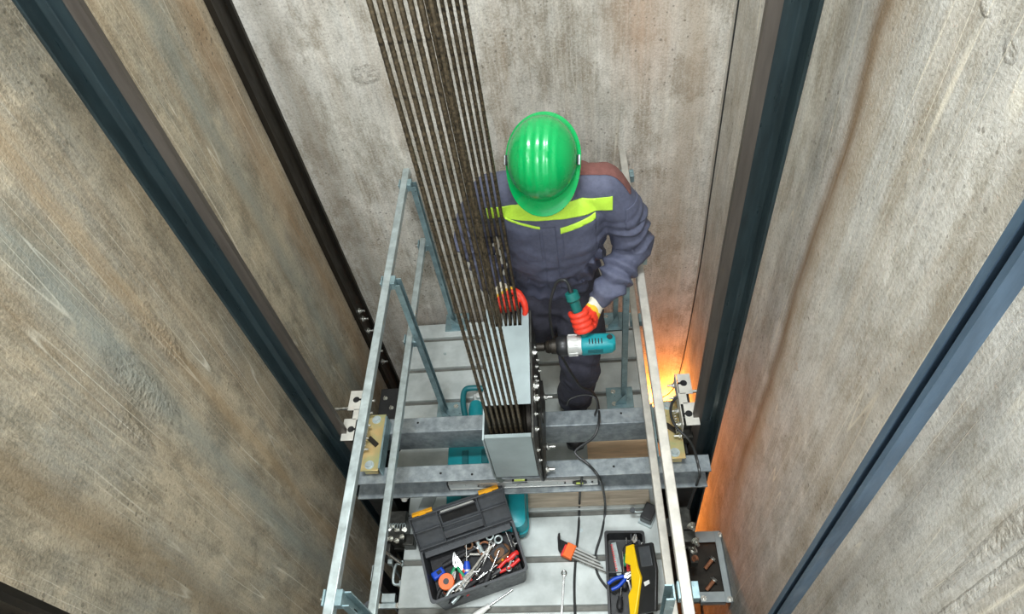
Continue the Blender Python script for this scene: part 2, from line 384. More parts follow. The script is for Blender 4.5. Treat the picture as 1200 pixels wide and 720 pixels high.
# thin cable in the right rear corner and the warm hand lamp that hangs at its end
t = thing('hand_lamp', 'warm glowing inspection lamp hanging low behind the car on a thin cable', 'lamp', (.385, 2.22, -1.0))
LP = V((.385, 2.22, -1.0))
obj('cord', MB().tube(catmull([LP + V((0, 0, .12)), (.44, 2.24, -.80), (.56, 2.25, -.62), (.596, 2.24, .3), (.598, 2.24, 1.2), (.598, 2.24, ZT - .5)], 6), .0032, 8), M['cable'], t)
obj('handle', MB().lathe([(0, .014), (.01, .018), (.09, .016), (.13, .006)], LP + V((0, 0, .03)), (0, 0, 1)), M['black'], t)
obj('bulb', MB().ell(LP - V((0, 0, .02)), (.03, .03, .045)), M['lamp'], t)
cg = MB()
for k in range(6):
    a = k * PI / 3; cg.tube([LP + V((math.cos(a) * r_, math.sin(a) * r_, z_)) for r_, z_ in ((.018, .03), (.045, 0), (.045, -.05), (.02, -.09), (0, -.1))], .0016, 6)
obj('guard_cage', cg, M['bolt'], t)
pl = bpy.data.lights.new('hand_lamp_glow', 'POINT'); pl.energy = 40; pl.color = (1, .30, .06); pl.shadow_soft_size = .04
po = bpy.data.objects.new('hand_lamp_glow', pl); COL.objects.link(po); po.location = LP + V((-.0, -.0, -.12))

# ------------------------------------------------------------------ the lift car
car = thing('elevator_car', 'lift car seen from above with ribbed light grey sheet metal roof', 'elevator car', (-.27, 1.2, -2.4))
ys = [.18, .40, .60, .80, 1.00, 1.20, 1.40, 1.61, 1.81, 2.01, 2.21, 2.33]
for a, b_ in zip(ys[:-1], ys[1:]):
    xl = -.93 if a > 1.35 else -.83
    mbp = MB(); mbp.bb(xl, .315, a + .013, b_ - .013, -.022, 0)
    obj('roof_panel', mbp, M['roof'], car, bevel=.003)
mbj = MB(); mbj.bb(-.83, .315, .18, 1.4, -.04, -.018); mbj.bb(-.93, .315, 1.4, 2.33, -.04, -.018)
obj('roof_underlay', mbj, M['joint'], car)
obj('cab_body', MB().bb(-.83, .315, .2, 2.30, -2.4, -.041), M['cab'], car)
# crosshead: two channels back to back
zt, zb_, tw = .40, .25, .009
def channel(x0, x1, yw, yo, name='crosshead_beam'):
    a, c = sorted((yw, yw + (tw if yo < yw else -tw)))
    mbx = MB(); s_ = 1 if yo > yw else -1
    prof = [(yo, zt), (yw + s_ * -.006, zt), (yw - s_ * .009, zt - .006), (yw - s_ * .009, zb_ + .006), (yw - s_ * .006, zb_), (yo, zb_), (yo, zb_ + .009), (yw, zb_ + .012), (yw, zt - .012), (yo, zt - .009)]
    mbx.loft([[V((x, y, z)) for y, z in prof] for x in (x0, x1)])
    return obj(name, mbx, M['beam_top'], car, bevel=.002)
channel(-.985, .475, 1.25, 1.185)
channel(-.985, .42, 1.42, 1.485)
# car uprights under the crosshead ends, gussets
for sx, x in ((-1, -.945), (1, .395)):
    u = MB(); u.bb(x - .055, x + .055, 1.26, 1.268, -2.4, .25); u.bb(x - .055, x + .055, 1.402, 1.41, -2.4, .25); u.bb(x - .004, x + .004, 1.268, 1.402, -2.4, .39)
    obj('upright', u, M['cab'], car, bevel=.001)
    g = MB(); g.prism([(x - sx * .03, 1.43, .25), (x - sx * .13, 1.43, .25), (x - sx * .03, 1.43, .10)], (0, .008, 0))
    obj('gusset', g, M['cab'], car)
obj('end_plate', MB().bb(-.845, -.837, 1.22, 1.46, .40, .47), M['galv_blue'], car, bevel=.001)
obj('end_plate', MB().bb(.268, .276, 1.22, 1.46, .40, .47), M['galv_blue'], car, bevel=.001)
for k, (x, y) in enumerate([(-.60, 1.22), (-.47, 1.21), (.10, 1.22), (-.72, 1.46), (.15, 1.46)]):
    obj('beam_hole', MB().cyl((x, y, zt - .001), (x, y, zt + .0006), .005), M['hole'], car)
for x, y in ((-.73, 2.11), (-.80, 1.10), (.22, .88), (-.05, 1.12), (.05, 2.1), (-.05, 1.3)):
    obj('roof_screw', MB().bolt((x, y, 0), (0, 0, 1), .006, .004), M['galv'], car)
# dirt-brown board lying across the roof in front of the near beam
t = thing('wooden_board', 'narrow weathered board lying across the roof in front of the near beam', 'board', (-.1, 1.27, 0))
obj('plank', MB().box((-.05, 1.265, .008), (.62, .075, .014)), mat('weathered_board', (182, 170, 150), .8, 0, .25, 12, .2, 60, stretch=(.4, 6, 6)), t, bevel=.002)

t = thing('warm_spill_sheet', 'added peach sheet between the two beams, warm light on the roof painted in', 'board', (.14, 1.50, 0))
obj('sheet', MB().box((.15, 1.50, .006), (.30, .15, .010)), mat('warm_spill_peach', (222, 192, 156), .75, 0, .15, 10, .15, 60, stretch=(.5, 6, 6)), t, bevel=.001)  # added sheet; its peach colour stands in for warm light on the roof
t = thing('aluminium_strip', 'thin pale metal strip lying along the far edge of the weathered board', 'strip', (-.05, 1.31, 0))
obj('strip', MB().box((-.05, 1.312, .004), (.60, .012, .006)), M['alu'], t, bevel=.001)

# ------------------------------------------------------------------ sheave with cover and bearing plates
X0, X1 = -.342, -.190
sh = thing('rope_sheave', 'rope sheave in a blue grey steel cover between the two crosshead beams', 'pulley', ((X0 + X1) / 2, YR, .25))
RX = [-.325 + .0176 * i for i in range(7)]
# top plate with comb of slots at its far edge
cz = lambda y: .885 + (y - 1.23) * .19
tp = MB()
y0p, y1p, ysl = 1.232, 1.60, 1.535
def slab(mbq, x0, x1, ya, yb, th=.003):
    mbq.add([(x0, ya, cz(ya)), (x1, ya, cz(ya)), (x1, yb, cz(yb)), (x0, yb, cz(yb)), (x0, ya, cz(ya) - th), (x1, ya, cz(ya) - th), (x1, yb, cz(yb) - th), (x0, yb, cz(yb) - th)],
            [(0, 1, 2, 3), (7, 6, 5, 4), (0, 4, 5, 1), (1, 5, 6, 2), (2, 6, 7, 3), (3, 7, 4, 0)])
slab(tp, X0 - .004, X1 + .004, y0p, ysl)
edges = [X0 - .004] + sum([[x - .0064, x + .0064] for x in RX], []) + [X1 + .004]
for i in range(0, len(edges), 2): slab(tp, edges[i], edges[i + 1], ysl, y1p if 0 < i < len(edges) - 2 else y1p + .01)
obj('top_cover', tp, M['cover'], sh)
fp = MB(); fp.add([(X0 - .004, 1.110, .872), (X1 + .004, 1.110, .872), (X1 + .003, 1.112, .57), (X0 - .003, 1.112, .57), (X0 - .004, 1.113, .872), (X1 + .004, 1.113, .872), (X1 + .003, 1.115, .57), (X0 - .003, 1.115, .57)],
                  [(0, 1, 2, 3), (7, 6, 5, 4), (0, 4, 5, 1), (1, 5, 6, 2), (2, 6, 7, 3), (3, 7, 4, 0)])
fp.bb(X0 - .004, X1 + .004, 1.110, 1.124, .870, .874)
obj('front_cover', fp, M['cover'], sh)
for sx, x in ((-1, X0 - .006), (1, X1 + .006)):
    poly = [(1.13, .50), (1.108, .60), (1.108, .872), (1.23, .884), (1.60, .952), (1.615, .80), (1.585, .50), (1.50, .30), (1.42, .262), (1.25, .262), (1.17, .40)]
    q = MB(); q.prism([(x, y, z - .004) for y, z in poly], (sx * .006, 0, 0)); obj('side_plate', q, M['plate_dark'] if sx > 0 else M['cover'], sh)
q = MB(); poly = [(1.17, .42), (1.19, .56), (1.30, .70), (1.44, .70), (1.54, .56), (1.53, .42)]
q.prism([(X1 + .0122, y, z) for y, z in poly], (.012, 0, 0));
obj('bearing_block', q, M['plate_dark'], sh, bevel=.002)
BL = [(1.46, .87, .011), (1.535, .80, .006), (1.545, .70, .006), (1.40, .80, .006), (1.34, .83, .014), (1.30, .81, .014), (1.24, .80, .006), (1.19, .78, .008), (1.56, .60, .006), (1.15, .70, .006), (1.15, .62, .006), (1.48, .75, .007), (1.42, .74, .007)]
for y, z, r in BL: obj('bolt', MB().bolt((X1 + .012, y, z), (1, 0, 0), r, r, tail=.004), M['bolt'], sh)
for y, z in ((1.52, .46), (1.34, .36), (1.20, .44)):
    obj('stud', MB().bolt((X1 + .024, y, z), (1, 0, 0), .012, .012, tail=.022), M['bolt'], sh)
    obj('stud_spacer', MB().cyl((X1 + .012, y, z), (X1 + .024, y, z), .014), M['plate_dark'], sh)
# the grooved wheel: radius .215 about (YR, .60)
RC = V((0, 1.348, .60)); RR = .203
prof = [(0, .04), (0, RR + .004)]
for i, x in enumerate(RX):
    c = x - (X0 + .006)
    prof += [(c - .0087, RR + .004), (c - .0056, RR - .003), (c, RR - .006), (c + .0056, RR - .003), (c + .0087, RR + .004)]
prof += [(X1 - X0 - .012, RR + .004), (X1 - X0 - .012, .04)]
obj('wheel', MB().lathe(prof, (X0 + .006, RC.y, RC.z), (1, 0, 0), 72), M['dark_steel'], sh)
obj('axle', MB().cyl((X0 - .02, RC.y, RC.z), (X1 + .03, RC.y, RC.z), .03), M['plate_dark'], sh)

# ------------------------------------------------------------------ hoist ropes
def rope_mesh(z0, z1, r=.0062, name='hoist_rope'):
    mbr = MB(); n = 18; step = .0085; k = int((z1 - z0) / step); rings = []
    for i in range(k + 1):
        z = z0 + (z1 - z0) * i / k; tw_ = z / .075 * 2 * PI; ring = []
        for j in range(n):
            a = 2 * PI * j / n; rr = r * (1 + .17 * math.cos(6 * (a - tw_ / 1.0)) )
            ring.append(V((rr * math.cos(a), rr * math.sin(a), z)))
        rings.append(ring)
    mbr.loft(rings); me = mbr.mesh(name, M['rope']); me.shade_smooth(); return me
ordn = ['leftmost', 'second from the left', 'third from the left', 'middle one', 'third from the right', 'second from the right', 'rightmost']
def hoist_rope_mesh(r=.0050):
    """one rope: down the near side, under the wheel, up the far side"""
    yn, yf = RC.y - RR - .001, RC.y + RR + .001; R_ = RR + .001; top = 4.6
    path = []; k = int(top / .0085)
    path += [V((0, yn, top * (1 - i / k))) for i in range(k)]
    na = 90; path += [V((0, RC.y - R_ * math.cos(PI * i / na), -R_ * math.sin(PI * i / na))) for i in range(na)]
    path += [V((0, yf, top * i / k)) for i in range(k + 1)]
    n = 18; rings = []; s_ = 0
    for i, p in enumerate(path):
        t_ = (path[min(i + 1, len(path) - 1)] - path[max(i - 1, 0)]).normalized(); u = V((1, 0, 0)); w = t_.cross(u)
        if i: s_ += (p - path[i - 1]).length
        tw_ = s_ / .075 * 2 * PI
        rings.append([p + (u * math.cos(2 * PI * j / n) + w * math.sin(2 * PI * j / n)) * (r * (1 + .17 * math.cos(6 * (2 * PI * j / n - tw_)))) for j in range(n)])
    mbr = MB(); mbr.loft(rings); me = mbr.mesh('hoist_rope', M['rope']); me.shade_smooth(); return me
proto = bpy.data.objects.new('hoist_rope', hoist_rope_mesh())
for i, x in enumerate(RX):
    o = proto if i == 0 else proto.copy()
    COL.objects.link(o); o.location = (x, 0, RC.z)
    tag(o, 'dark twisted steel hoist rope looped under the sheave, %s of the seven' % ordn[i], 'rope', 'hoist ropes over the sheave')

# ------------------------------------------------------------------ guard railings on the roof
def sq_tube(mbq, p, q, w=.03): mbq.bar(p, q, w, w); return mbq
def railing(x, side, label, railmat, postmat, ypost, xo):
    t = thing('guard_railing', label, 'railing', (x, 1.4, 0))
    o = obj('top_rail', sq_tube(MB(), (x, .2, 1.0), (x, 2.45, 1.0)), railmat, t, bevel=.0025)
    obj('end_cap', MB().box((x, 2.452, 1.0), (.026, .006, .026)), M['black'], o)
    o = obj('mid_rail', sq_tube(MB(), (x - side * .0, .2, .62), (x, 2.36, .62), .028), railmat, t, bevel=.0025)
    for y in ypost:
        px = x - side * .03
        ps = MB(); ps.bb(px - .002, px + .002, y - .019, y + .019, 0.004, 1.0); ps.bb(min(px, px - side * .022), max(px, px - side * .022), y + .016, y + .020, .004, 1.0); ps.bb(min(px, px - side * .022), max(px, px - side * .022), y - .020, y - .016, .004, 1.0)
        ps.cur = 1
        for k in range(9): ps.box((px - side * .0022, y, .12 + k * .095), (.001, .008, .03))
        po = obj('post', ps, [postmat, M['hole']], t)
        fb = MB(); fb.box((px - side * .03, y, .003), (.13, .12, .006)); fb.prism([(px - side * .002, y - .04, .006), (px - side * .06, y - .04, .006), (px - side * .002, y - .04, .10)], (0, .004, 0))
        obj('foot_plate', fb, M['galv_blue'], t, bevel=.001)
        for dy in (-.035, .035): obj('foot_bolt', MB().bolt((px - side * .06, y + dy, .006), (0, 0, 1), .008, .007), M['bolt'], t)
        for zz in (1.0, .62):
            cl = MB(); cl.bb(x - .019, x + .019, y - .022, y + .022, zz - .019, zz - .015); cl.bb(x - .022, x - .0155, y - .022, y + .022, zz - .018, zz + .019); cl.bb(x + .0155, x + .034, y - .022, y + .022, zz - .018, zz + .017)
            c_ = obj('rail_clamp', cl, M['galv_blue'], t, bevel=.001)
            obj('clamp_bolt', MB().bolt((x + side * .022, y, zz), (side, 0, 0), .006, .006, tail=.004), M['bolt'], c_)
railing(-.735, -1, 'galvanised guard railing along the left edge of the car roof', M['galv'], M['galv_blue'], (.56, 1.74, 2.32), 0)
railing(.235, 1, 'galvanised guard railing along the right edge of the car roof', M['warm_lit_rail'], M['galv_blue'], (.56, 1.78, 2.26), 0)

# ------------------------------------------------------------------ guide shoes at the crosshead ends
def guide_shoe(s, label):
    """s=-1 left, 1 right; xr = blade tip of the rail"""
    xr = -.966 if s < 0 else .415
    xi = -.885 if s < 0 else .338
    t = thing('guide_shoe', label, 'guide shoe', (xi, YR, .40))
    p = MB(); p.box((xi, 1.345, .455), (.078, .26, .006)); p.box((xi, 1.345, .43), (.055, .24, .05)); pl_ = obj('mounting_plate', p, M['yellow_zinc'], t, bevel=.0015)
    for y in (1.24, 1.45): obj('plate_bolt', MB().bolt((xi, y, .458), (0, 0, 1), .013, .009), M['galv'], pl_)
    rl = MB(); rl.box((xi, 1.345, .462), (.055, .020, .010), rz(-.75)); obj('linkage_arm', rl, M['dark_steel'], t, bevel=.002)
    # slotted white bracket standing at the rail
    xb = xr + s * -.012
    b1 = MB(); w = .052
    xc = xr - s * .0
    for (ya, yb_) in ((1.44, 1.535), (1.30, 1.40)):
        b1.box((xc - s * .012 + (s * .006 if ya < 1.4 else 0), (ya + yb_) / 2, .56), (w - (.0 if ya > 1.4 else 0), yb_ - ya, .004))
    b1.box((xc - s * .027, 1.42, .56), (w * .55, .05, .004))
    b1.box((xc - s * .043, 1.42, .53), (.004, .235, .064))
    br = obj('slotted_bracket', b1, M['white_bracket'], t, bevel=.001)
    for y in (1.49, 1.35):
        obj('slot', MB().lathe([(0, .014), (.0012, .014)], (xc - s * .016, y, .5612), (0, 0, 1)).box((xc - s * .03, y, .5618), (.02, .009, .0012)), M['hole'], br)
    for y in (1.455, 1.375):
        obj('guide_pin', MB().cyl((xc - s * .005, y, .553), (xc + s * .072, y, .553), .0065), M['bolt'], t)
    for y, z in ((1.52, .50), (1.46, .50), (1.40, .50), (1.34, .50), (1.30, .48)):
        obj('shoe_bolt', MB().bolt((xc - s * .046, y, z), (-s, 0, 0), .009, .010, tail=.018), M['bolt'], t)
    hb = MB(); hb.box((xc - s * .02, 1.42, .50), (.04, .16, .09)); hb.box((xc - s * .02, 1.345, .43), (.05, .08, .05)); obj('shoe_housing', hb, M['plate_dark'], t, bevel=.003)
    sp_ = MB(); pts = [V((xc - s * (.060 + .006 * math.cos(k * .9)), 1.30 + .0017 * k, .50 + .006 * math.sin(k * .9))) for k in range(60)]; sp_.tube(pts, .0016, 6); obj('spring', sp_, M['bolt'], t)
guide_shoe(-1, 'guide shoe with yellow zinc plate and slotted white bracket at the left rail')
guide_shoe(1, 'guide shoe with yellow zinc plate and slotted white bracket at the right rail, lit orange')

# ------------------------------------------------------------------ the fitter
def remesh(mbq, name, voxel=.008, smooth=4, fold=None):
    """fuse overlapping shapes into one continuous smooth surface; fold(p) -> offset along the normal"""
    me = mbq.mesh('tmp', []); o = bpy.data.objects.new('tmp', me); COL.objects.link(o)
    rm = o.modifiers.new('r', 'REMESH'); rm.mode = 'VOXEL'; rm.voxel_size = voxel
    sm = o.modifiers.new('s', 'SMOOTH'); sm.iterations = smooth; sm.factor = .5
    dg = bpy.context.evaluated_depsgraph_get(); out = bpy.data.meshes.new_from_object(o.evaluated_get(dg)); out.name = name
    bpy.data.objects.remove(o); bpy.data.meshes.remove(me)
    if fold:
        out.update(); ns = [v.normal.copy() for v in out.vertices]
        for v, n in zip(out.vertices, ns): v.co += n * fold(v.co, n)
    out.materials.clear(); return out
def patch(src, name, planes, off, m, parent, keep=None):
    """garment panel: the piece of src between planes (point, normal pointing to the side that is cut away), lifted by off"""
    b_ = bmesh.new(); b_.from_mesh(src)
    for p, n in planes:
        g = b_.verts[:] + b_.edges[:] + b_.faces[:]
        bmesh.ops.bisect_plane(b_, geom=g, plane_co=V(p), plane_no=V(n), clear_outer=True)
    if keep:
        bmesh.ops.delete(b_, geom=[f for f in b_.faces if not keep(f.calc_center_median(), f.normal)], context='FACES')
    b_.normal_update()
    ns = {v.index: v.normal.copy() for v in b_.verts}
    b_.verts.index_update()
    for v in b_.verts: v.co += v.normal * off
    me = bpy.data.meshes.new(name); b_.to_mesh(me); b_.free(); me.materials.clear(); me.materials.append(m)
    o = link(name, me, parent)
    so = o.modifiers.new('thickness', 'SOLIDIFY'); so.thickness = off * .8; so.offset = -1
    return o
def limb(mbq, joints, radii, n=18, sub=5):
    pts = catmull(joints, sub); k = len(radii); rr = []
    for i in range(len(pts)):
        t = i / (len(pts) - 1) * (k - 1); a = min(int(t), k - 2); f = t - a; f = f * f * (3 - 2 * f)
        ra, rb = radii[a], radii[a + 1]
        ra = ra if isinstance(ra, tuple) else (ra, ra); rb = rb if isinstance(rb, tuple) else (rb, rb)
        rr.append((ra[0] * (1 - f) + rb[0] * f, ra[1] * (1 - f) + rb[1] * f))
    mbq.tube(pts, rr, n)
    mbq.ell(pts[0], [max(rr[0])] * 3, 10); mbq.ell(pts[-1], [min(rr[-1])] * 3, 10)
def torso_ring(c, a, b_, tilt=0, n=28, e=2.4):
    c = V(c); R = Matrix.Rotation(tilt, 3, 'X'); out = []
    for j in range(n):
        t = 2 * PI * j / n; ct, st = math.cos(t), math.sin(t)
        out.append(c + R @ V((a * abs(ct) ** (2 / e) * (1 if ct > 0 else -1), b_ * abs(st) ** (2 / e) * (1 if st > 0 else -1), 0)))
    return out
PX = -.075
person = thing('person', 'worker in green hard hat, navy workwear and red gloves bending over a drill', 'person', (PX, 1.85, 0))
shR, elR, wrR = V((.105, 1.735, 1.405)), V((.205, 1.74, 1.12)), V((.078, 1.60, .985))
shL, elL, wrL = V((-.265, 1.735, 1.405)), V((-.375, 1.80, 1.13)), V((-.292, 1.665, 1.005))
hipR, knR, anR = V((.0, 1.84, .86)), V((-.005, 1.69, .47)), V((-.045, 1.72, .09))
hipL, knL, anL = V((-.175, 1.86, .86)), V((-.180, 1.89, .50)), V((-.235, 2.24, .13))
neck = V((PX - .005, 1.74, 1.46)); headc = V((PX + .002, 1.655, 1.585))
# body (skin, under the clothes)
bd = MB()
bd.loft([torso_ring((PX, 1.84, .82), .14, .09), torso_ring((PX, 1.83, 1.0), .13, .085), torso_ring((PX, 1.77, 1.25), .15, .095), torso_ring((PX, 1.745, 1.40), .13, .08), torso_ring(neck, .06, .06)])
limb(bd, [neck - V((0, 0, .06)), neck, headc], [.062, .056, .06], 16)
hR = Matrix.Rotation(math.radians(42), 3, 'X')
bd.ell(headc, (.076, .095, .108), 20, hR); bd.ell(headc + hR @ V((0, -.03, -.07)), (.055, .06, .05), 14, hR)      # cranium, jaw
bd.ell(headc + hR @ V((0, -.1, -.02)), (.013, .02, .022), 10, hR); bd.ell(headc + hR @ V((0, -.092, -.062)), (.026, .012, .009), 10, hR)  # nose, mouth
for sx in (-1, 1): bd.ell(headc + hR @ V((sx * .077, .005, -.02)), (.01, .018, .03), 10, hR)
for a, b_, c in ((shR, elR, wrR), (shL, elL, wrL)): limb(bd, [a, b_, c], [.045, .038, .027], 12)
for a, b_, c in ((hipR, knR, anR), (hipL, knL, anL)): limb(bd, [a, b_, c], [.075, .052, .036], 14)
me = remesh(bd, 'body', .009, 3); me.materials.append(M['skin']); link('body', me, person)
hr = MB(); hr.ell(headc + hR @ V((0, .02, .012)), (.082, .093, .09), 18, hR); obj('hair', hr, M['hair'], person)

# jacket
jk = MB()
jk.loft([torso_ring((PX - .015, 1.83, .90), .178, .135, .1), torso_ring((PX - .012, 1.82, .97), .175, .135, .15), torso_ring((PX - .008, 1.81, 1.02), .180, .142, .15), torso_ring((PX - .004, 1.79, 1.12), .192, .150, .2), torso_ring((PX, 1.765, 1.25), .200, .148, .25),
         torso_ring((PX, 1.745, 1.36), .200, .130, .3), torso_ring((PX, 1.742, 1.425), .170, .105, .3), torso_ring((PX, 1.742, 1.465), .10, .085, .3), torso_ring((PX, 1.735, 1.49), .075, .072, .3)])
for sx, sh_ in ((1, shR), (-1, shL)):
    limb(jk, [(PX + sx * .07, 1.75, 1.44), sh_ + V((-sx * .03, 0, .008)), sh_ + V((sx * .02, 0, -.03))], [.055, .073, .072], 16)
limb(jk, [shR, shR * .5 + elR * .5 + V((.022, .005, 0)), elR, elR * .45 + wrR * .55 + V((.012, .004, 0)), wrR + V((.012, .01, .006))], [.078, .078, .070, .064, .050], 18)
limb(jk, [shL, shL * .5 + elL * .5 + V((-.015, .01, 0)), elL, elL * .45 + wrL * .55, wrL + V((-.008, .012, .01))], [.078, .076, .066, .058, .047], 18)
cx = neck + V((0, -.0, .012)); jk.torus(cx, .078, .017, (0, -.25, 1), 24, 8)
def seg(p, a, b_):
    ab = b_ - a; t = max(0, min(1, (p - a).dot(ab) / ab.length_squared)); return t, (p - a - ab * t).length
def jfold(p, n):
    f = 0.
    for a, b_, c in ((shR, elR, wrR), (shL, elL, wrL)):
        t, d = seg(p, a, b_); t2, d2 = seg(p, b_, c)
        if min(d, d2) < .11:
            if d < d2: s_ = t * .28; w = max(0, (t - .3) / .7)
            else: s_ = .28 + t2 * .22; w = 1 - .3 * t2
            ph = s_ * 115 + 5.0 * noise.noise(p * 7) + 1.6 * math.sin(p.y * 34 + p.x * 22)
            q = math.sin(ph); q = q * abs(q) ** .3
            f += .0115 * w * q
            f += .014 * noise.noise(p * 13) * (.35 + .65 * w)
            return f
    u = noise.noise(V((p.x * 9, p.y * 7, p.z * 16))) ; v_ = noise.noise(V((p.x * 22, p.y * 18, p.z * 30)))
    k = max(0, min(1, (1.3 - p.z) / .25))
    f = .012 * u * (.35 + k) + .005 * v_ * (.4 + k)
    ax = abs(p.x - PX) - .15
    f += .006 * math.sin(p.z * 62 + 4 * noise.noise(p * 8)) * max(0, min(1, ax / .05)) * k
    if p.z < 1.03: f += .004 * math.sin(p.x * 120 + 3 * noise.noise(p * 6)) - .004
    return f
jme = remesh(jk, 'jacket', .0075, 5, jfold); jsrc = jme.copy(); jme.materials.append(M['cloth']); jacket = link('jacket', jme, person)
front = lambda c, n: n.y < -.12 and c.y < 1.76
inb = lambda c: abs(c.x - PX) < .215
zs = 1.396
patch(jsrc, 'reflective_band', [((PX, 0, zs + .022), (-.02, 0, 1)), ((PX, 0, zs - .030), (.0, 0, -1)), ((PX + .207, 0, 0), (1, 0, 0)), ((PX - .207, 0, 0), (-1, 0, 0))], .0028, M['hivis'], jacket, lambda c, n: n.y < .1 and c.y < 1.80)
patch(jsrc, 'pocket_band', [((0, 0, 1.345), (-.22, 0, 1)), ((0, 0, 1.324), (.22, 0, -1)), ((PX + .032, 0, 0), (-1, 0, 0)), ((PX + .150, 0, 0), (1, 0, 0))], .003, M['hivis'], jacket, front)
patch(jsrc, 'pocket_band', [((0, 0, 1.345 - .025), (.22, 0, 1)), ((0, 0, 1.337 - .025), (-.22, 0, -1)), ((PX - .150, 0, 0), (-1, 0, 0)), ((PX - .035, 0, 0), (1, 0, 0))], .003, M['hivis'], jacket, front)
patch(jsrc, 'front_placket', [((PX + .016, 0, 0), (1, 0, 0)), ((PX - .028, 0, 0), (-1, 0, 0)), ((0, 0, 1.34), (0, 0, 1)), ((0, 0, .97), (0, 0, -1))], .0035, M['cloth'], jacket, front)
for sx in (-1, 1):
    patch(jsrc, 'chest_pocket', [((PX + sx * .038, 0, 0), (-sx, 0, 0)), ((PX + sx * .150, 0, 0), (sx, 0, 0)), ((0, 0, 1.326 - .012 * (sx < 0)), (-sx * .22, 0, 1)), ((0, 0, 1.18), (0, 0, -1))], .0022, M['cloth'], jacket, front)
tag(patch(jsrc, 'shoulder_yoke', [((0, 1.75, 1.38), (0, -.25, -1)), ((PX, 1.722, 0), (-.08, -1, 0)), ((PX + .27, 0, 0), (1, 0, 0)), ((PX, 0, 0), (-1, 0, 0))], .0022, M['yoke'], jacket, lambda c, n: n.z > .02 or n.y > 0), 'navy shoulder yoke with orange light painted into its colour')
patch(jsrc, 'waistband', [((0, 0, .995), (0, .15, 1)), ((0, 0, .925), (0, 0, -1))], .003, M['cloth'], jacket, lambda c, n: abs(c.x - PX) < .2)
ep = elR * .35 + shR * .65
patch(jsrc, 'sleeve_pocket', [(ep + V((0, 0, .035)), (-.2, .1, 1)), (ep - V((0, 0, .055)), (.2, -.1, -1))], .0025, M['cloth'], jacket, lambda c, n: c.x > ep.x + .035 and n.y < .35)
obj('press_button', MB().lathe([(0, .0045), (.003, .004)], (PX - .006, 1.6355, 1.14), (0, -1, .1), 12), M['alu'], jacket)

# trousers
tr = MB()
tr.loft([torso_ring((PX - .01, 1.84, .72), .15, .11), torso_ring((PX - .012, 1.835, .80), .175, .135), torso_ring((PX - .012, 1.83, .88), .175, .132), torso_ring((PX - .01, 1.83, .95), .165, .125)])
limb(tr, [hipR + V((.005, -.03, -.03)), hipR * .5 + knR * .5 + V((.01, -.02, .0)), knR, knR * .5 + anR * .5 + V((-.002, .0, 0)), anR + V((.0, 0, .02))], [.105, .100, .088, .082, .078], 20)
limb(tr, [hipL + V((-.012, -.055, -.03)), hipL * .5 + knL * .5 + V((-.012, -.055, .03)), knL, knL * .5 + anL * .5, anL + V((.0, -.02, .03))], [.128, .132, .098, .080, .070], 20)
def tfold(p, n):
    f = .012 * noise.noise(V((p.x * 12, p.y * 12, p.z * 9))) + .004 * noise.noise(p * 30)
    k = max(0, 1 - p.z / .38)
    return f + .008 * k * math.sin(p.z * 85 + 6 * noise.noise(p * 8)) + .004 * math.sin(p.z * 45 + p.x * 30 + 5 * noise.noise(p * 6)) * (p.z > .4)
tme = remesh(tr, 'trousers', .009, 5, tfold); tme.materials.append(M['cloth_dark']); link('trousers', tme, person)

# boots
def boot(heel, toe, lift, ankle):
    """heel and toe on the floor plan; lift = heel height"""
    h, t_ = V((heel[0], heel[1], lift)), V((toe[0], toe[1], 0)); d = (t_ - h); L = d.length; x = d.normalized(); y = V((0, 0, 1)).cross(x).normalized(); z = x.cross(y)
    P = lambda a, b_, c: h + x * a * L + y * b_ + z * c
    ub = MB(); rings = []
    for a, w, hgt, c0 in ((-.02, .028, .05, .02), (.08, .038, .10, .018), (.25, .040, .12, .018), (.42, .041, .095, .016), (.6, .046, .068, .016), (.8, .048, .054, .016), (.93, .042, .045, .016), (1.0, .02, .03, .018)):
        rings.append([P(a, w * math.cos(q), c0 + hgt * (.5 + .5 * math.sin(q)) ** (.8 if math.sin(q) > 0 else 1)) for q in [2 * PI * j / 18 for j in range(18)]])
    ub.loft(rings); ub.tube([P(.18, 0, .07), ankle + V((0, 0, .05))], [.047, .05], 16)
    me = remesh(ub, 'boot', .006, 4); me.materials.append(M['boot']); b_ = link('boot', me, person)
    so = MB(); rg = []
    for c in (0.001, .02):
        rg.append([P(a, w, c) for a, w in ((-.03, 0), (0, .028), (.1, .038), (.3, .036), (.45, .036), (.65, .046), (.82, .048), (.95, .036), (1.01, 0), (.95, -.036), (.82, -.048), (.65, -.046), (.45, -.036), (.3, -.036), (.1, -.038), (0, -.028))])
    so.loft(rg); obj('sole', so, M['black2'], b_)
    lc = MB()
    lc.tube(catmull([P(.30 + .07 * (k // 2), (.022 if k % 2 else -.022), .137 - .02 * (k // 2)) for k in range(6)], 4), .0028, 6); obj('laces', lc, M['black2'], b_)
boot((-.040, 1.77), (-.055, 1.50), 0.0, anR)
boot((-.265, 2.305), (-.140, 2.13), .05, anL)

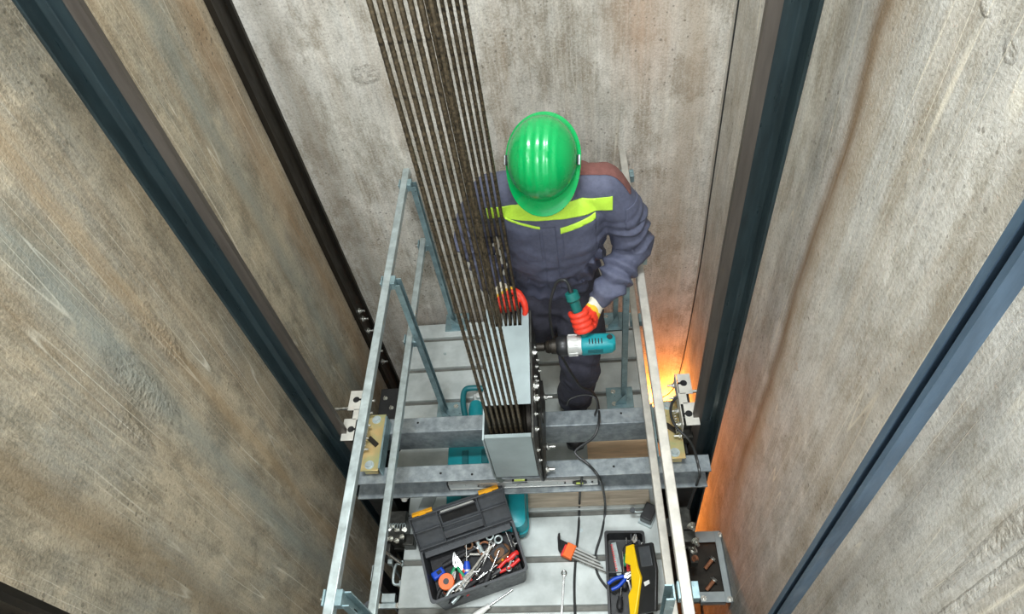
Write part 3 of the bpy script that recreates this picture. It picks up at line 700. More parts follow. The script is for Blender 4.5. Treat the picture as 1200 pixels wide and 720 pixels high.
# hard hat (local frame: front is -Y, up is +Z)
hat = MB(); nn, mm = 64, 26; rings = []
hA, hB, hH = .108, .130, .128
def dome(th, ph):
    ct, st = math.cos(th), math.sin(th); cp, sp_ = math.cos(ph), math.sin(ph)
    x, y, z = hA * ct * cp ** .92, hB * st * cp ** .92, hH * sp_ ** 1.0
    k = max(0, min(1, (sp_ - .18) / .25)) * (1 if True else 0)
    ridge = .0048 * math.exp(-(x / .011) ** 6) + .0034 * (math.exp(-((abs(x) - .031) / .0055) ** 4)) + .0022 * math.exp(-((abs(x) - .052) / .005) ** 4)
    endf = max(0, min(1, (hB * .93 - abs(y)) / .02))
    r = 1 + ridge * k * endf / .12
    return V((x * r, y * r, z * r))
for i in range(mm):
    ph = PI / 2 * (i / (mm - 1)) ** .8 if i < mm - 1 else PI / 2 * .9995
    rings.append([dome(2 * PI * j / nn, ph) for j in range(nn)])
hat.loft(rings, cap=False)
hat.add([(0, 0, hH * 1.04)], []); top = len(hat.v) - 1
hat.f += [[(mm - 1) * nn + j, (mm - 1) * nn + (j + 1) % nn, top] for j in range(nn)]; hat.mi += [0] * nn
# rim with peak
def rim(k, z, extra=0):
    out = []
    for j in range(nn):
        t = 2 * PI * j / nn; f = max(0, -math.sin(t)); bk = max(0, math.sin(t))
        w = (.009 + .036 * f ** 2.2 + .004 * bk) * k + extra
        out.append(V((math.cos(t) * (hA + w), math.sin(t) * (hB + w), z - .012 * f ** 2 * k - .004 * bk * k)))
    return out
hat.loft([[p * 1 for p in rings[0]], rim(.15, -.004), rim(.6, -.006), rim(1, -.008), rim(1.02, -.0115), rim(1, -.014), rim(.3, -.011), rim(0, -.008, -.004), [V((p.x * .96, p.y * .96, .004)) for p in rings[0]]], cap=False)
inner = [[V((p.x * .965, p.y * .965, p.z * .95)) for p in r] for r in rings]
hat.loft([[V((p.x * .96, p.y * .96, .004)) for p in rings[0]]] + inner[1:], cap=True)
Rh = Matrix.Rotation(math.radians(-7), 4, 'Z') @ Matrix.Rotation(math.radians(46), 4, 'X')
hc = V((-.080, 1.662, 1.598))
ho = obj('hard_hat', hat, M['helmet'], person); tag(ho, 'glossy green hard hat with ridges and short peak')
hloc = Matrix.Translation(hc) @ Rh
ho.data.transform(hloc)
for sx in (-1, 1):
    cl = MB(); x = sx * (hA + .003)
    cl.box((x, -.005, .010), (.006, .030, .020)); a_ = obj('slot_clip', cl, M['black'], ho, bevel=.001); a_.data.transform(hloc)
    cl = MB(); 
    for q, d in (((x + sx * .003, -.005, .019), (.002, .028, .002)), ((x + sx * .003, -.005, .001), (.002, .028, .002)), ((x + sx * .003, .009, .010), (.002, .002, .018)), ((x + sx * .003, -.019, .010), (.002, .002, .018))): cl.box(q, d)
    a_ = obj('slot_frame', cl, M['galv'], ho); a_.data.transform(hloc)

# ------------------------------------------------------------------ power drill held against the bearing plate
DY, DZ = 1.472, .885
dr = thing('power_drill', 'teal corded power drill held in the right hand glove against the sheave plate bolt', 'drill', (.0, DY, DZ))
ax = (1, 0, 0)
obj('socket', MB().lathe([(0, .012), (.002, .016), (.030, .016), (.032, .011), (.045, .011)], (X1 + .026, DY, DZ), ax, 20), M['dark_steel'], dr)
obj('chuck', MB().lathe([(0, .013), (.003, .021), (.016, .026), (.018, .024), (.022, .024), (.024, .028), (.040, .030), (.046, .028), (.054, .026)], (X1 + .058, DY, DZ), ax, 26), M['dark_steel'], dr)
obj('front_collar', MB().lathe([(0, .026), (.006, .034), (.018, .039), (.036, .040), (.044, .036)], (X1 + .098, DY, DZ), ax, 30), M['black'], dr)
gb = MB(); gb.lathe([(0, .034), (.004, .038), (.028, .0385), (.034, .036), (.052, .037), (.056, .033)], (X1 + .140, DY, DZ), ax, 30)
for k in range(8):
    a = k * PI / 4; gb.box((X1 + .162, DY + .038 * math.cos(a), DZ + .038 * math.sin(a)), (.034, .006, .006), Matrix.Rotation(a, 3, 'X'))
obj('gearbox', gb, M['casting'], dr, bevel=.001)
xa = X1 + .192
mh = MB(); mh.loft([[V((xa + x, DY + ry * (abs(math.cos(t)) ** .7) * (1 if math.cos(t) > 0 else -1), DZ + rz_ * (abs(math.sin(t)) ** .7) * (1 if math.sin(t) > 0 else -1))) for t in [2 * PI * j / 24 for j in range(24)]]
    for x, ry, rz_ in ((0, .034, .034), (.006, .037, .037), (.05, .035, .036), (.09, .034, .035), (.115, .031, .032), (.124, .022, .024))])
mo = obj('motor_housing', mh, M['teal'], dr)
for k in range(5): obj('vent_slot', MB().box((xa + .030 + k * .011, DY - .012, DZ + .0355), (.004, .022, .002)), M['black'], mo)
obj('rear_cap', MB().lathe([(0, .011), (.003, .010)], (xa + .104, DY + .004, DZ + .033), (.12, -.1, 1), 20), M['black'], mo)
obj('side_label', MB().box((xa + .050, DY - .0355, DZ + .004), (.055, .002, .022)), M['teal_dark'], mo, bevel=.0006)
HA = V((xa + .018, DY + .022, DZ + .030)); HB = V((-.022, 1.575, 1.065)); hd = (HB - HA).normalized()
gr = MB(); gr.tube([HA, HA + hd * .04, HA * .5 + HB * .5, HB - hd * .035, HB - hd * .028, HB], [(.020, .017), (.019, .016), (.018, .0155), (.020, .018), (.027, .024), (.025, .022)], 20)
go_ = obj('grip', gr, M['teal_handle'], dr, bevel=.001)
obj('trigger', MB().bar(HA + hd * .03 + V((-.020, -.004, 0)), HA + hd * .08 + V((-.022, -.004, 0)), .012, .012), M['black'], go_)
obj('cord_sleeve', MB().tube([HB, HB + hd * .03], [.009, .006], 12), M['black'], dr)
tail = HB + hd * .03
cpts = [tail, tail + hd * .02 + V((-.01, 0, .0)), (-.075, 1.60, 1.085), (-.105, 1.565, .98), (-.095, 1.545, .80), (-.02, 1.52, .55), (.03, 1.535, .47)]
cpts = [V(p) for p in cpts] + [atY(700, 470, 1.56), at(702, 492, .44), at(696, 512, .43), at(676, 527, .425), at(676, 534, .42)] + [at(690, 545, .41), at(702, 560, .40), at(708, 580, .2), at(709, 600, .012), at(705, 625, .006), at(698, 650, .006), at(700, 672, .006), at(712, 690, .006), at(722, 697, .006)]
obj('power_cord', MB().tube(catmull(cpts, 8), .0054, 8), M['cable'], dr)

# gloves
def hand(name, G, a, e1, rh, wrist, mats, spread=.021, curl=(205, 215, 205, 190), thumb=None, R0=None):
    """closed around a bar: G grip centre, a bar axis (towards the thumb side), e1 direction of the palm seen from the bar"""
    a = V(a).normalized(); e1 = (V(e1) - a * V(e1).dot(a)).normalized(); e2 = a.cross(e1)
    q = MB(); L = [1.0, 1.06, 1.0, .88]
    P = lambda ang, r, s_: G + a * s_ + (e1 * math.cos(math.radians(ang)) + e2 * math.sin(math.radians(ang))) * r
    for k in range(4):
        s_ = (1.5 - k) * spread; rr = [.0125, .0122, .0112, .0108, .0098][:]
        angs = [0, 40, 85, 130, curl[k]]
        pts = [P(g, rh + .012 + (.004 if g in (40, 85) else 0), s_ * (1 + .12 * (i == 0))) for i, g in enumerate(angs)]
        q.tube(catmull(pts, 4), [r_ * L[k] ** .3 for r_ in [rr[min(4, i // 4)] for i in range(17)]], 12)
        q.ell(pts[-1], (.0098,) * 3, 8)
    # palm
    c0 = P(-12, rh + .016, 0); wr = V(wrist); pr = []
    for t_ in (0, .35, .7, 1.0):
        c = c0.lerp(wr, t_); w = .046 - .015 * t_; th_ = .018 + .006 * t_ ; d = (wr - c0).normalized()
        aa = (a - d * a.dot(d)).normalized(); bb_ = d.cross(aa)
        pr.append([c + aa * w * math.cos(2 * PI * j / 20) + bb_ * th_ * math.sin(2 * PI * j / 20) for j in range(20)])
    q.loft(pr)
    tp_ = [c0.lerp(wr, .45) + a * .022, P(-45, rh + .024, .046), P(-85, rh + .018, .050), P(-130, rh + .013, .046), P(-165, rh + .012, .040)] if thumb is None else thumb
    q.tube(catmull(tp_, 4), [.015] * 5 + [.013] * 5 + [.012] * 4 + [.011] * 3, 12); q.ell(tp_[-1], (.011,) * 3, 8)
    me = remesh(q, name, .0035, 3)
    for mm_ in mats: me.materials.append(mm_)
    d = (wr - c0).normalized(); Lw = (wr - c0).length
    for f in me.polygons:
        s_ = (f.center - c0).dot(d) / Lw + .12 * noise.noise(f.center * 60)
        f.material_index = 0 if s_ < .28 else (1 if s_ < .52 else 2)
    g = link(name, me, person)
    cf = MB(); cf.lathe([(0, .030), (.006, .033), (.03, .034), (.036, .031)], wr - d * .012, d, 20); obj('knit_cuff', cf, M['glove_white'], g)
    return g
mats3 = [M['glove_red'], M['glove_yellow'], M['glove_white']]
hand('glove', HA + hd * .062, -hd, V((1, -.10, .1)), .018, wrR + V((-.006, -.008, -.004)), mats3, curl=(200, 205, 200, 190))
GL = V((-.262, 1.612, .978))
hand('glove', GL, V((1, .12, .0)), V((-.1, .35, 1)), .010, wrL + V((.004, -.004, .010)), mats3, curl=(150, 158, 160, 150),
     thumb=[GL + V((.01, .045, .03)), GL + V((.045, .02, .03)), GL + V((.062, -.005, .012)), GL + V((.066, -.022, -.012)), GL + V((.062, -.030, -.03))])

# ------------------------------------------------------------------ cables on the roof
tag(obj('cable', MB().tube(catmull([at(682, 556, .37) + V((0, -.01, 0)), at(680, 575, .2), at(679, 592, .006), at(678, 620, .006), at(675, 650, .006), at(673, 690, .006), at(675, 740, .006)], 6), .0054, 8), M['cable']),
    'thin black cable running straight along the roof left of the looped drill cord', 'cable')
tag(obj('cable', MB().tube(catmull([at(664, 476, .42), at(668, 468, .43), at(684, 463, .44), at(697, 466, .43), at(700, 476, .42), at(697, 487, .42)], 6), .004, 8), M['cable']),
    'short loop of black cable lying on the far beam at the trouser hem', 'cable')
tag(obj('cable', MB().tube(catmull([at(806, 470, .50), at(800, 464, .53), at(789, 470, .53), at(786, 484, .52), at(792, 500, .51), at(806, 514, .49), at(813, 526, .45), at(817, 540, .415), at(820, 556, .40), at(817, 566, .28), (.41, 1.17, .05), (.43, 1.2, -.4)], 6), .0054, 8), M['cable']),
    'black cable looping over the yellow plate of the right guide shoe', 'cable')

# ------------------------------------------------------------------ spirit level lying in the near beam
A, B = V((-.585, 1.215, .2635)), V((.035, 1.215, .2635))
lv = thing('spirit_level', 'aluminium spirit level lying in the channel of the near beam', 'spirit level', A)
pf = MB(); yc, zc = 1.218, .293
for (dy, dz, w, h) in ((0, -.026, .022, .003), (0, .026, .022, .003), (0, 0, .018, .05)): pf.bb(A.x, B.x, yc - w / 2, yc + w / 2, zc + dz - h / 2, zc + dz + h / 2)
obj('profile', pf, M['alu'], lv, bevel=.0006)
for xx in (A.x - .002, B.x + .002): obj('end_cap', MB().box((xx, yc, zc), (.006, .023, .056)), M['black'], lv)
for xx in (-.04,):
    v_ = MB(); v_.loft([[V((xx + .030 * math.cos(t), yc - .0112 - d, zc + .020 * math.sin(t))) for t in [2 * PI * j / 28 for j in range(28)]] for d in (0, .0015)]); o = obj('vial_window', v_, M['black'], lv)
    obj('vial', MB().cyl((xx - .014, yc - .013, zc), (xx + .014, yc - .013, zc), .005), M['vial'], o)
o = obj('vial_window', MB().box((-.285, yc, zc + .022), (.062, .020, .016)), M['black'], lv)
obj('vial', MB().cyl((-.307, yc - .003, zc + .030), (-.263, yc - .003, zc + .030), .0065), M['vial'], o)
for xx in (-.10, .012, -.46): obj('rivet', MB().cyl((xx, yc - .0122, zc), (xx, yc - .009, zc), .004), M['black'], lv)

# ------------------------------------------------------------------ teal tool case under the beams, teal grinder behind
tc = thing('tool_case', 'large teal plastic tool case on the roof under the near beam', 'tool case', (-.46, 1.30, 0), local=True, rot=(0, 0, .04))
q = MB()
def rrect(hx, hy, r, z, n=6, c=(0, 0)):
    out = []
    for cx_, cy_, a0 in ((hx - r, hy - r, 0), (-hx + r, hy - r, PI / 2), (-hx + r, -hy + r, PI), (hx - r, -hy + r, 1.5 * PI)):
        for k in range(n + 1):
            a = a0 + PI / 2 * k / n; out.append(V((c[0] + cx_ + r * math.cos(a), c[1] + cy_ + r * math.sin(a), z)))
    return out
q.loft([rrect(.165, .205, .03, 0), rrect(.175, .215, .035, .01), rrect(.178, .218, .035, .055), rrect(.182, .222, .035, .06), rrect(.182, .222, .035, .066), rrect(.178, .218, .035, .07), rrect(.172, .212, .035, .125), rrect(.15, .19, .03, .135)])
o = obj('shell', q, M['teal'], tc)
q = MB()
for x in (-.09, 0, .09): q.box((x, .0, .137), (.03, .32, .008))
obj('lid_ribs', q, M['teal_dark'], tc, bevel=.003)
q = MB(); q.tube(catmull([(-.06, -.215, .065), (-.055, -.245, .065), (.055, -.245, .065), (.06, -.215, .065)], 6), .011, 10); obj('handle', q, M['teal_dark'], tc)
for x in (-.12, .12): obj('latch', MB().box((x, -.224, .07), (.04, .012, .045)), M['black'], tc, bevel=.002)
gd = thing('jigsaw', 'teal power tool with looped handle lying behind the far beam', 'power tool', (-.53, 1.70, 0), local=True, rot=(0, 0, .12))
q = MB(); q.tube([(.0, -.10, .05), (.0, -.04, .055), (0, .02, .05), (0, .06, .045)], [(.036, .034), (.042, .04), (.040, .038), (.03, .03)], 18); obj('motor_body', q, M['teal'], gd)
q = MB(); q.tube(catmull([(-.05, -.05, .07), (-.058, .05, .08), (-.045, .125, .08), (0, .135, .075), (.05, .125, .07)], 6), [(.013, .015)] * 25, 12); obj('loop_handle', q, M['teal_dark'], gd)
obj('gear_head', MB().box((.02, .085, .04), (.05, .05, .045)).cyl((.02, .085, .06), (.02, .085, .085), .016), M['casting'], gd, bevel=.004)
obj('base_plate', MB().box((.02, .07, .004), (.07, .12, .006)), M['chrome'], gd, bevel=.001)
obj('blade', MB().box((.02, .12, .025), (.002, .02, .03)), M['rust'], gd)

# ------------------------------------------------------------------ open toolbox
TB = V((-.490, .948, 0)); TA = math.radians(17.9)
tb = thing('toolbox', 'open black toolbox full of hand tools with amber latches on its lid', 'toolbox', TB, local=True, rot=(0, 0, TA))
hx, hy, hz = .198, .108, .165
q = MB(); w = .004
def tray(mbq, hx, hy, hz, r, w, taper=.92, z0=0):
    o1 = [rrect(hx * taper, hy * taper, r, z0), rrect(hx, hy, r, z0 + hz)]
    i1 = [rrect(hx - w, hy - w, r, z0 + hz), rrect(hx * taper - w, hy * taper - w, r, z0 + w)]
    mbq.loft(o1 + [rrect(hx + .006, hy + .006, r, z0 + hz), rrect(hx + .006, hy + .006, r, z0 + hz + .004), rrect(hx - w, hy - w, r, z0 + hz + .004)] + i1)
tray(q, hx, hy, hz, .016, w); obj('box_body', q, M['black2'], tb)
q = MB(); q.box((0, hy - .018, .152), (.37, .028, .004)); q.box((0, hy - .005, .150), (.37, .004, .02)); obj('inner_ledge', q, M['black2'], tb)
# lid: local plane tilted back
lid_t = math.radians(52); LO = V((0, hy + .008, hz + .006)); LR = Matrix.Rotation(lid_t, 3, 'X')
def LP_(x, y, z): return LO + LR @ V((x, y, z))
q = MB(); D_ = .150
q.box(LP_(0, D_ / 2, -.002), (2 * hx + .008, D_, .004), LR)
for (x, y, dx, dy) in ((0, .003, 2 * hx + .008, .005), (0, D_ - .003, 2 * hx + .008, .005), (-hx - .001, D_ / 2, .005, D_), (hx + .001, D_ / 2, .005, D_)): q.box(LP_(x, y, .010), (dx, dy, .024), LR)
for x in (-.085, .085): q.box(LP_(x, D_ / 2, .012), (.004, D_, .028), LR)
for x in (-.142, .142): q.box(LP_(x, D_ * .52, .008), (.108, .003, .018), LR)
q.box(LP_(0, D_ * .22, .014), (.165, .03, .020), LR); q.box(LP_(0, D_ * .45, .008), (.165, .004, .014), LR)
ld = obj('lid', q, M['black2'], tb, bevel=.0012)
q = MB(); q.box(LP_(0, D_ * .70, .003), (.15, .05, .004), LR); obj('handle_recess', q, M['hole'], ld)
q = MB(); q.tube([LP_(-.075, D_ * .86, .014), LP_(.075, D_ * .86, .014)], .008, 12); obj('handle', q, M['black'], ld)
obj('handle_insert', MB().box(LP_(0, D_ * .92, .020), (.14, .006, .004), LR), M['alu'], ld)
for x in (-.142, .142):
    q = MB(); q.box(LP_(x, D_ + .005, .006), (.085, .008, .024), LR); q.box(LP_(x, D_ + .008, .016), (.03, .014, .014), LR); obj('latch', q, M['amber'], ld, bevel=.001)
for x in (-.12, .12): q = MB(); q.cyl((x - .02, hy + .008, hz + .004), (x + .02, hy + .008, hz + .004), .006); obj('hinge', q, M['black'], tb)

# ------------------------------------------------------------------ hand tools (each in its own frame along +X, centred)
def T3(loc, a, tilt=0, roll=0): return loc, (roll, tilt, a)
def screwdriver(label, m, loc, a, tilt=0, L=.17, name='screwdriver', tip=None):
    t = thing(name, label, 'screwdriver', loc, local=True, rot=(0, tilt, a)); h = L * .42
    obj('handle', MB().lathe([(0, .007), (.006, .012), (h * .35, .0135), (h * .7, .0115), (h * .85, .0085), (h, .010)], (-L / 2, 0, 0), (1, 0, 0), 14), m, t)
    obj('shaft', MB().cyl((-L / 2 + h, 0, 0), (L / 2, 0, 0), .003, 10), M['chrome'], t); return t
def wrench(label, loc, a, tilt=0, L=.18, name='combination_wrench', ring='both'):
    t = thing(name, label, 'wrench', loc, local=True, rot=(0, tilt, a))
    q = MB(); q.bar((-L / 2 + .01, 0, 0), (L / 2 - .012, 0, 0), .009, .004)
    obj('shank', q, M['chrome'], t, bevel=.001)
    obj('ring_end', MB().torus((-L / 2, 0, 0), .0095, .0035, n=24, m=8), M['chrome'], t)
    q = MB()
    for s_ in (-1, 1): q.tube(catmull([(L / 2 - .014, 0, 0), (L / 2 - .004, s_ * .011, 0), (L / 2 + .012, s_ * .0095, 0)], 4), [(.0035, .005)] * 9, 8)
    obj('open_jaw', q, M['chrome'], t); return t
def pliers(label, m, loc, a, tilt=0, L=.17, name='pliers', op=.02, metal='chrome'):
    t = thing(name, label, 'pliers', loc, local=True, rot=(0, tilt, a))
    for s_ in (-1, 1):
        q = MB(); q.tube(catmull([(L * .1, s_ * .004, s_ * .002), (0, s_ * (.008 + op * .3), 0), (-L * .25, s_ * (.012 + op), 0), (-L * .5, s_ * (.009 + op), 0)], 5), [.006] * 3 + [.0075] * 13, 10)
        obj('handle', q, m, t)
        obj('jaw', MB().prism([(L * .08, -s_ * .002, -.004), (L * .16, s_ * .012, -.004), (L * .30, s_ * .010, -.004), (L * .46, s_ * .002 + .001 * s_, -.004), (L * .46, s_ * .0006, -.004), (L * .14, s_ * .0006, -.004)], (0, 0, .008)), M[metal], t, bevel=.0008)
    obj('pivot', MB().cyl((L * .12, 0, -.006), (L * .12, 0, .006), .007), M['chrome'], t); return t
def scissors(label, m, loc, a, tilt=0, L=.16):
    t = thing('scissors', label, 'scissors', loc, local=True, rot=(0, tilt, a))
    for s_ in (-1, 1):
        obj('finger_ring', MB().torus((-L * .32, s_ * .02, 0), .015, .004, n=22), m, t)
        obj('blade', MB().prism([(-L * .2, s_ * .012, s_ * .0015), (0, -s_ * .003, s_ * .0015), (L * .5, 0, s_ * .0015), (0, s_ * .006, s_ * .0015)], (0, 0, .0018)), M['chrome'], t)
    obj('pivot', MB().cyl((-L * .05, 0, -.003), (-L * .05, 0, .004), .004), M['chrome'], t); return t
def inbox(x, y, z): return TB + rz(TA) @ V((x, y, z))
g = lambda d: TA + math.radians(d)
t = thing('tape_roll', 'orange tape roll lying in the left front corner of the toolbox', 'tape', inbox(-.128, -.036, .130), local=True, rot=(.15, 0, 0))
q = MB(); q.lathe([(0, .012), (0, .031), (.004, .033), (.020, .033), (.024, .031), (.024, .012)], (0, 0, -.012), (0, 0, 1), 32); obj('reel', q, M['orange'], t)
obj('hub', MB().lathe([(0, .004), (0, .012), (.003, .012), (.003, .004)], (0, 0, .011), (0, 0, 1), 20), M['black'], t)
t = thing('cable_tester', 'small blue plastic tool behind the orange tape roll', 'tool', inbox(-.155, .012, .115), local=True, rot=(0, .2, g(20)))
obj('casing', MB().box((0, 0, 0), (.055, .034, .022)), M['blue_p'], t, bevel=.006); obj('window', MB().box((.004, 0, .0115), (.02, .016, .001)), M['black'], t)
pliers('green handled pliers standing upright in the toolbox', M['green_p'], inbox(-.080, -.005, .125), g(80), -.35, .16)
pliers('red and orange handled pliers beside the green pliers', M['red'], inbox(-.056, -.022, .118), g(98), -.25, .17, op=.006)
t = thing('screwdriver', 'blue striped screwdriver with a translucent handle beside the pliers', 'screwdriver', inbox(-.034, .0, .12), local=True, rot=(0, -.3, g(75)))
obj('handle', MB().lathe([(0, .010), (.01, .015), (.05, .015), (.07, .010)], (-.05, 0, 0), (1, 0, 0), 14), M['blue_p'], t); obj('handle_stripe', MB().lathe([(0, .0155), (.008, .0155)], (-.02, 0, 0), (1, 0, 0), 14), M['casting'], t); obj('shaft', MB().cyl((.02, 0, 0), (.10, 0, 0), .003, 10), M['chrome'], t)
wrench('long chrome wrench lying diagonally across the toolbox', inbox(.005, -.012, .135), g(36), .0, .21)
wrench('second chrome wrench under the long diagonal one', inbox(-.004, -.028, .122), g(40), .1, .19)
wrench('thick chrome wrench beside the brown pouch', inbox(.022, -.002, .120), g(32), .0, .18)
t = thing('tool_pouch', 'dark brown leather pouch in the right half of the toolbox', 'pouch', inbox(.110, .008, .112), local=True, rot=(.1, -.1, g(20)))
q = MB(); q.ell((0, 0, 0), (.048, .036, .022), 16); obj('pouch_body', q, M['leather'], t); q = MB(); q.box((0, .004, .016), (.07, .05, .006)); obj('pouch_flap', q, M['grip_black'], t, bevel=.003)
scissors('steel scissors with grey rings lying on the brown pouch', M['galv'], inbox(.075, .030, .142), g(-130), .1, .15)
scissors('small scissors leaning behind the wrenches', M['leather'], inbox(.035, .050, .132), g(-60), .1, .13)
pliers('red handled pliers lying along the right front side of the toolbox', M['red'], inbox(.095, -.058, .122), g(196), .1, .17, op=.004)
screwdriver('red screwdriver below the brown pouch', M['red'], inbox(.118, -.040, .126), g(200), .05, .14)
screwdriver('screwdriver with thin chrome shaft crossing the red pliers', M['grip_black'], inbox(.062, -.050, .142), g(48), -.15, .15)
screwdriver('black handled screwdriver in the middle front of the toolbox', M['grip_black'], inbox(.005, -.060, .115), g(18), 0, .17)
screwdriver('black handled screwdriver along the front side of the toolbox', M['grip_black'], inbox(-.045, -.078, .110), g(25), 0, .16)
pliers('long nose pliers with black grips in the left front corner of the toolbox', M['grip_black'], inbox(-.120, -.050, .118), g(50), -.2, .13)
wrench('chrome wrench in the right rear corner of the toolbox', inbox(.158, -.018, .125), g(60), .1, .12)
wrench('small chrome wrench in front of the black screwdrivers', inbox(-.055, -.060, .135), g(30), .05, .13)
socks = ['near the red pliers', 'in the middle of the toolbox floor', 'beside the front side', 'by the brown pouch', 'under the long nose pliers', 'in the right front corner']
for k, (x, y) in enumerate(((.04, -.078), (-.01, -.04), (.01, -.082), (.150, -.050), (-.150, -.075), (.158, -.072))):
    t = thing('socket', 'small chrome socket ' + socks[k], 'socket', inbox(x, y, .108), 'loose sockets in the toolbox', local=True, rot=(.5 * k, .4, k))
    obj('socket_body', MB().lathe([(0, .006), (0, .010), (.022, .010), (.022, .007), (.012, .006)], (0, 0, -.011), (0, 0, 1), 16), M['chrome'], t)
t = thing('hammer', 'small hammer with black grip lying at the rear of the toolbox', 'hammer', inbox(-.03, .052, .122), local=True, rot=(0, -.1, g(8)))
obj('handle', MB().tube([(-.10, 0, 0), (-.06, 0, 0), (.06, 0, 0)], [.010, .011, .007], 12), M['grip_black'], t); obj('head', MB().cyl((.068, -.032, 0), (.068, .03, 0), .011, 14, .008), M['galv'], t)
wrench('heavy chrome wrench crossing under the scissors', inbox(.055, .022, .118), g(-18), .05, .16)
pliers('grey metal locking pliers in the left front of the toolbox', M['galv'], inbox(-.075, -.066, .128), g(35), 0, .15, op=.008)
screwdriver('black screwdriver standing against the right end of the toolbox', M['grip_black'], inbox(.165, .02, .130), g(95), -.1, .13)
screwdriver('amber handled screwdriver beneath the brown pouch', M['amber'], inbox(.065, .012, .112), g(150), 0, .13)
t = thing('wire_coil', 'coil of thin copper coloured wire behind the brown pouch', 'wire', inbox(.055, .045, .125), local=True, rot=(.25, .1, .3))
obj('coil', MB().torus((0, 0, 0), .026, .004, n=30).torus((.002, .002, .004), .024, .003, n=30), M['rust'], t)
t = thing('flashlight', 'slim black torch at the middle front of the toolbox', 'torch', inbox(.045, -.070, .118), local=True, rot=(0, 0, g(12)))
obj('barrel', MB().lathe([(0, .009), (.002, .010), (.07, .010), (.08, .014), (.098, .014)], (-.05, 0, 0), (1, 0, 0), 16), M['black'], t); obj('lens', MB().cyl((.048, 0, 0), (.050, 0, 0), .012, 16), M['casting'], t)
obj('bottom_insert', MB().box((0, 0, .068), (.355, .185, .06)), M['grip_black'], tb)
screwdriver('long white shafted screwdriver lying on the roof in front of the toolbox', M['white_paint'], at(577, 708, .012), math.radians(33), 0, .20)

# ------------------------------------------------------------------ hex key set, wrench and green tools on the roof
hk0, hk1 = at(652, 640, .012), at(712, 667, .012); d = (hk1 - hk0); ha = math.atan2(d.y, d.x)
hk = thing('hex_key_set', 'folding set of chrome hex keys in an orange holder', 'hex keys', hk0 + d * .5, local=True, rot=(0, 0, ha))
hk.scale = (1, 1.15, 1.1)
obj('holder', MB().box((-.055, .0, .004), (.040, .054, .024)), M['orange'], hk, bevel=.003)
obj('holder_clip', MB().box((-.078, -.006, .004), (.010, .045, .018)), M['red'], hk, bevel=.002)
for k in range(8):
    y = -.021 + k * .006; L = .165 - k * .009; r_ = .0022 + .00028 * k
    kk = obj('hex_key', MB().tube([(-.045 + L, y * .8, .008), (-.05, y, .006)], r_, 6), M['casting'] if k % 2 else M['chrome'], hk)
    obj('short_leg', MB().tube(catmull([(-.05, y, .006), (-.085 - .002 * k, y + .001, .008), (-.100 - .0025 * k, y * .8 + .006, .012), (-.104 - .0025 * k, y * .8 + .022, .020 + .001 * k)], 4), r_ * 1.1, 6), M['black'], kk)
w0, w1 = at(661, 672, .006), at(657, 740, .006); d = w1 - w0
wrench('chrome ring wrench lying on the roof between toolbox and organiser', w0 + d * .5, math.atan2(d.y, d.x), 0, d.length, ring='both')
for px, lb in ((646, 'left'), (671, 'right')):
    a_, b_ = at(px, 714, .012), at(px - 2, 760, .012); d = b_ - a_
    t = thing('screwdriver', 'green and red handled screwdriver at the bottom edge, %s of the ring wrench' % lb, 'screwdriver', a_ + d * .5, local=True, rot=(0, 0, math.atan2(d.y, d.x)))
    obj('handle', MB().lathe([(0, .008), (.004, .011), (.02, .012), (.04, .011), (.07, .010)], (-.05, 0, 0), (1, 0, 0), 14), M['green_p'], t)
    obj('grip_inlay', MB().lathe([(0, .0105), (.002, .0128), (.02, .0125), (.022, .010)], (-.038, 0, 0), (1, 0, 0), 14), M['red'], t)
    obj('shaft', MB().cyl((.02, 0, 0), (.08, 0, 0), .003, 10), M['chrome'], t)

# ------------------------------------------------------------------ long organiser with yellow lid, right
OB = V((.128, .90, 0)); OA = math.radians(-1.5)
ob = thing('organiser_box', 'long black tool organiser with its yellow and black lid swung open', 'toolbox', OB, local=True, rot=(0, 0, OA))
q = MB(); tray(q, .078, .185, .055, .012, .004, .95); o = obj('tray', q, M['black'], ob)
q = MB(); q.box((0, .02, .03), (.148, .003, .045)); q.box((.028, .10, .03), (.003, .16, .04)); obj('divider', q, M['black2'], ob)
# lid, hinged on the right side, standing open
H = V((.082, -.02, .058)); LRo = Matrix.Rotation(math.radians(-40), 3, 'Y')
def LQ(x, y, z): return H + LRo @ V((x, y, z))
q = MB()
poly = [(-.01, .115), (.028, .115), (.040, .02), (.052, -.02), (.030, -.10), (.012, -.15), (-.012, -.15), (-.014, -.075), (.006, -.05), (.006, .035), (-.020, .05), (-.012, .10)]
q.prism([LQ(x, y, .10) for x, y in poly], LRo @ V((0, 0, .018))); yl = obj('lid_side', q, M['yellow'], ob, bevel=.003)
q = MB(); poly2 = [(.026, .112), (.115, .104), (.125, -.005), (.105, -.15), (.02, -.15), (.032, -.10), (.054, -.02), (.042, .02)]
q.prism([LQ(x, y, .096) for x, y in poly2], LRo @ V((0, 0, .016))); ql = obj('lid', q, M['black'], ob, bevel=.004)
q = MB(); q.prism([LQ(x, y, .112) for x, y in ((.05, .098), (.105, .092), (.112, .012), (.058, .018))], LRo @ V((0, 0, .004))); obj('lid_pane', q, M['black2'], ql, bevel=.002)
obj('sticker', MB().prism([LQ(x, y, .1125) for x, y in ((.062, -.040), (.088, -.036), (.090, -.050), (.066, -.056))], LRo @ V((0, 0, .0008))), M['white_paint'], ql)
q = MB(); q.prism([LQ(x, y, .0) for x, y in ((.0, .10), (.012, .10), (.012, -.15), (.0, -.15))], LRo @ V((0, 0, .10))); obj('lid_hinge_wall', q, M['black'], ob)
def inorg(x, y, z): return OB + rz(OA) @ V((x, y, z))
t = thing('saw_blade', 'red striped saw blade along the left side of the organiser', 'saw blade', inorg(-.036, .075, .045), local=True, rot=(.3, 0, math.radians(-83)))
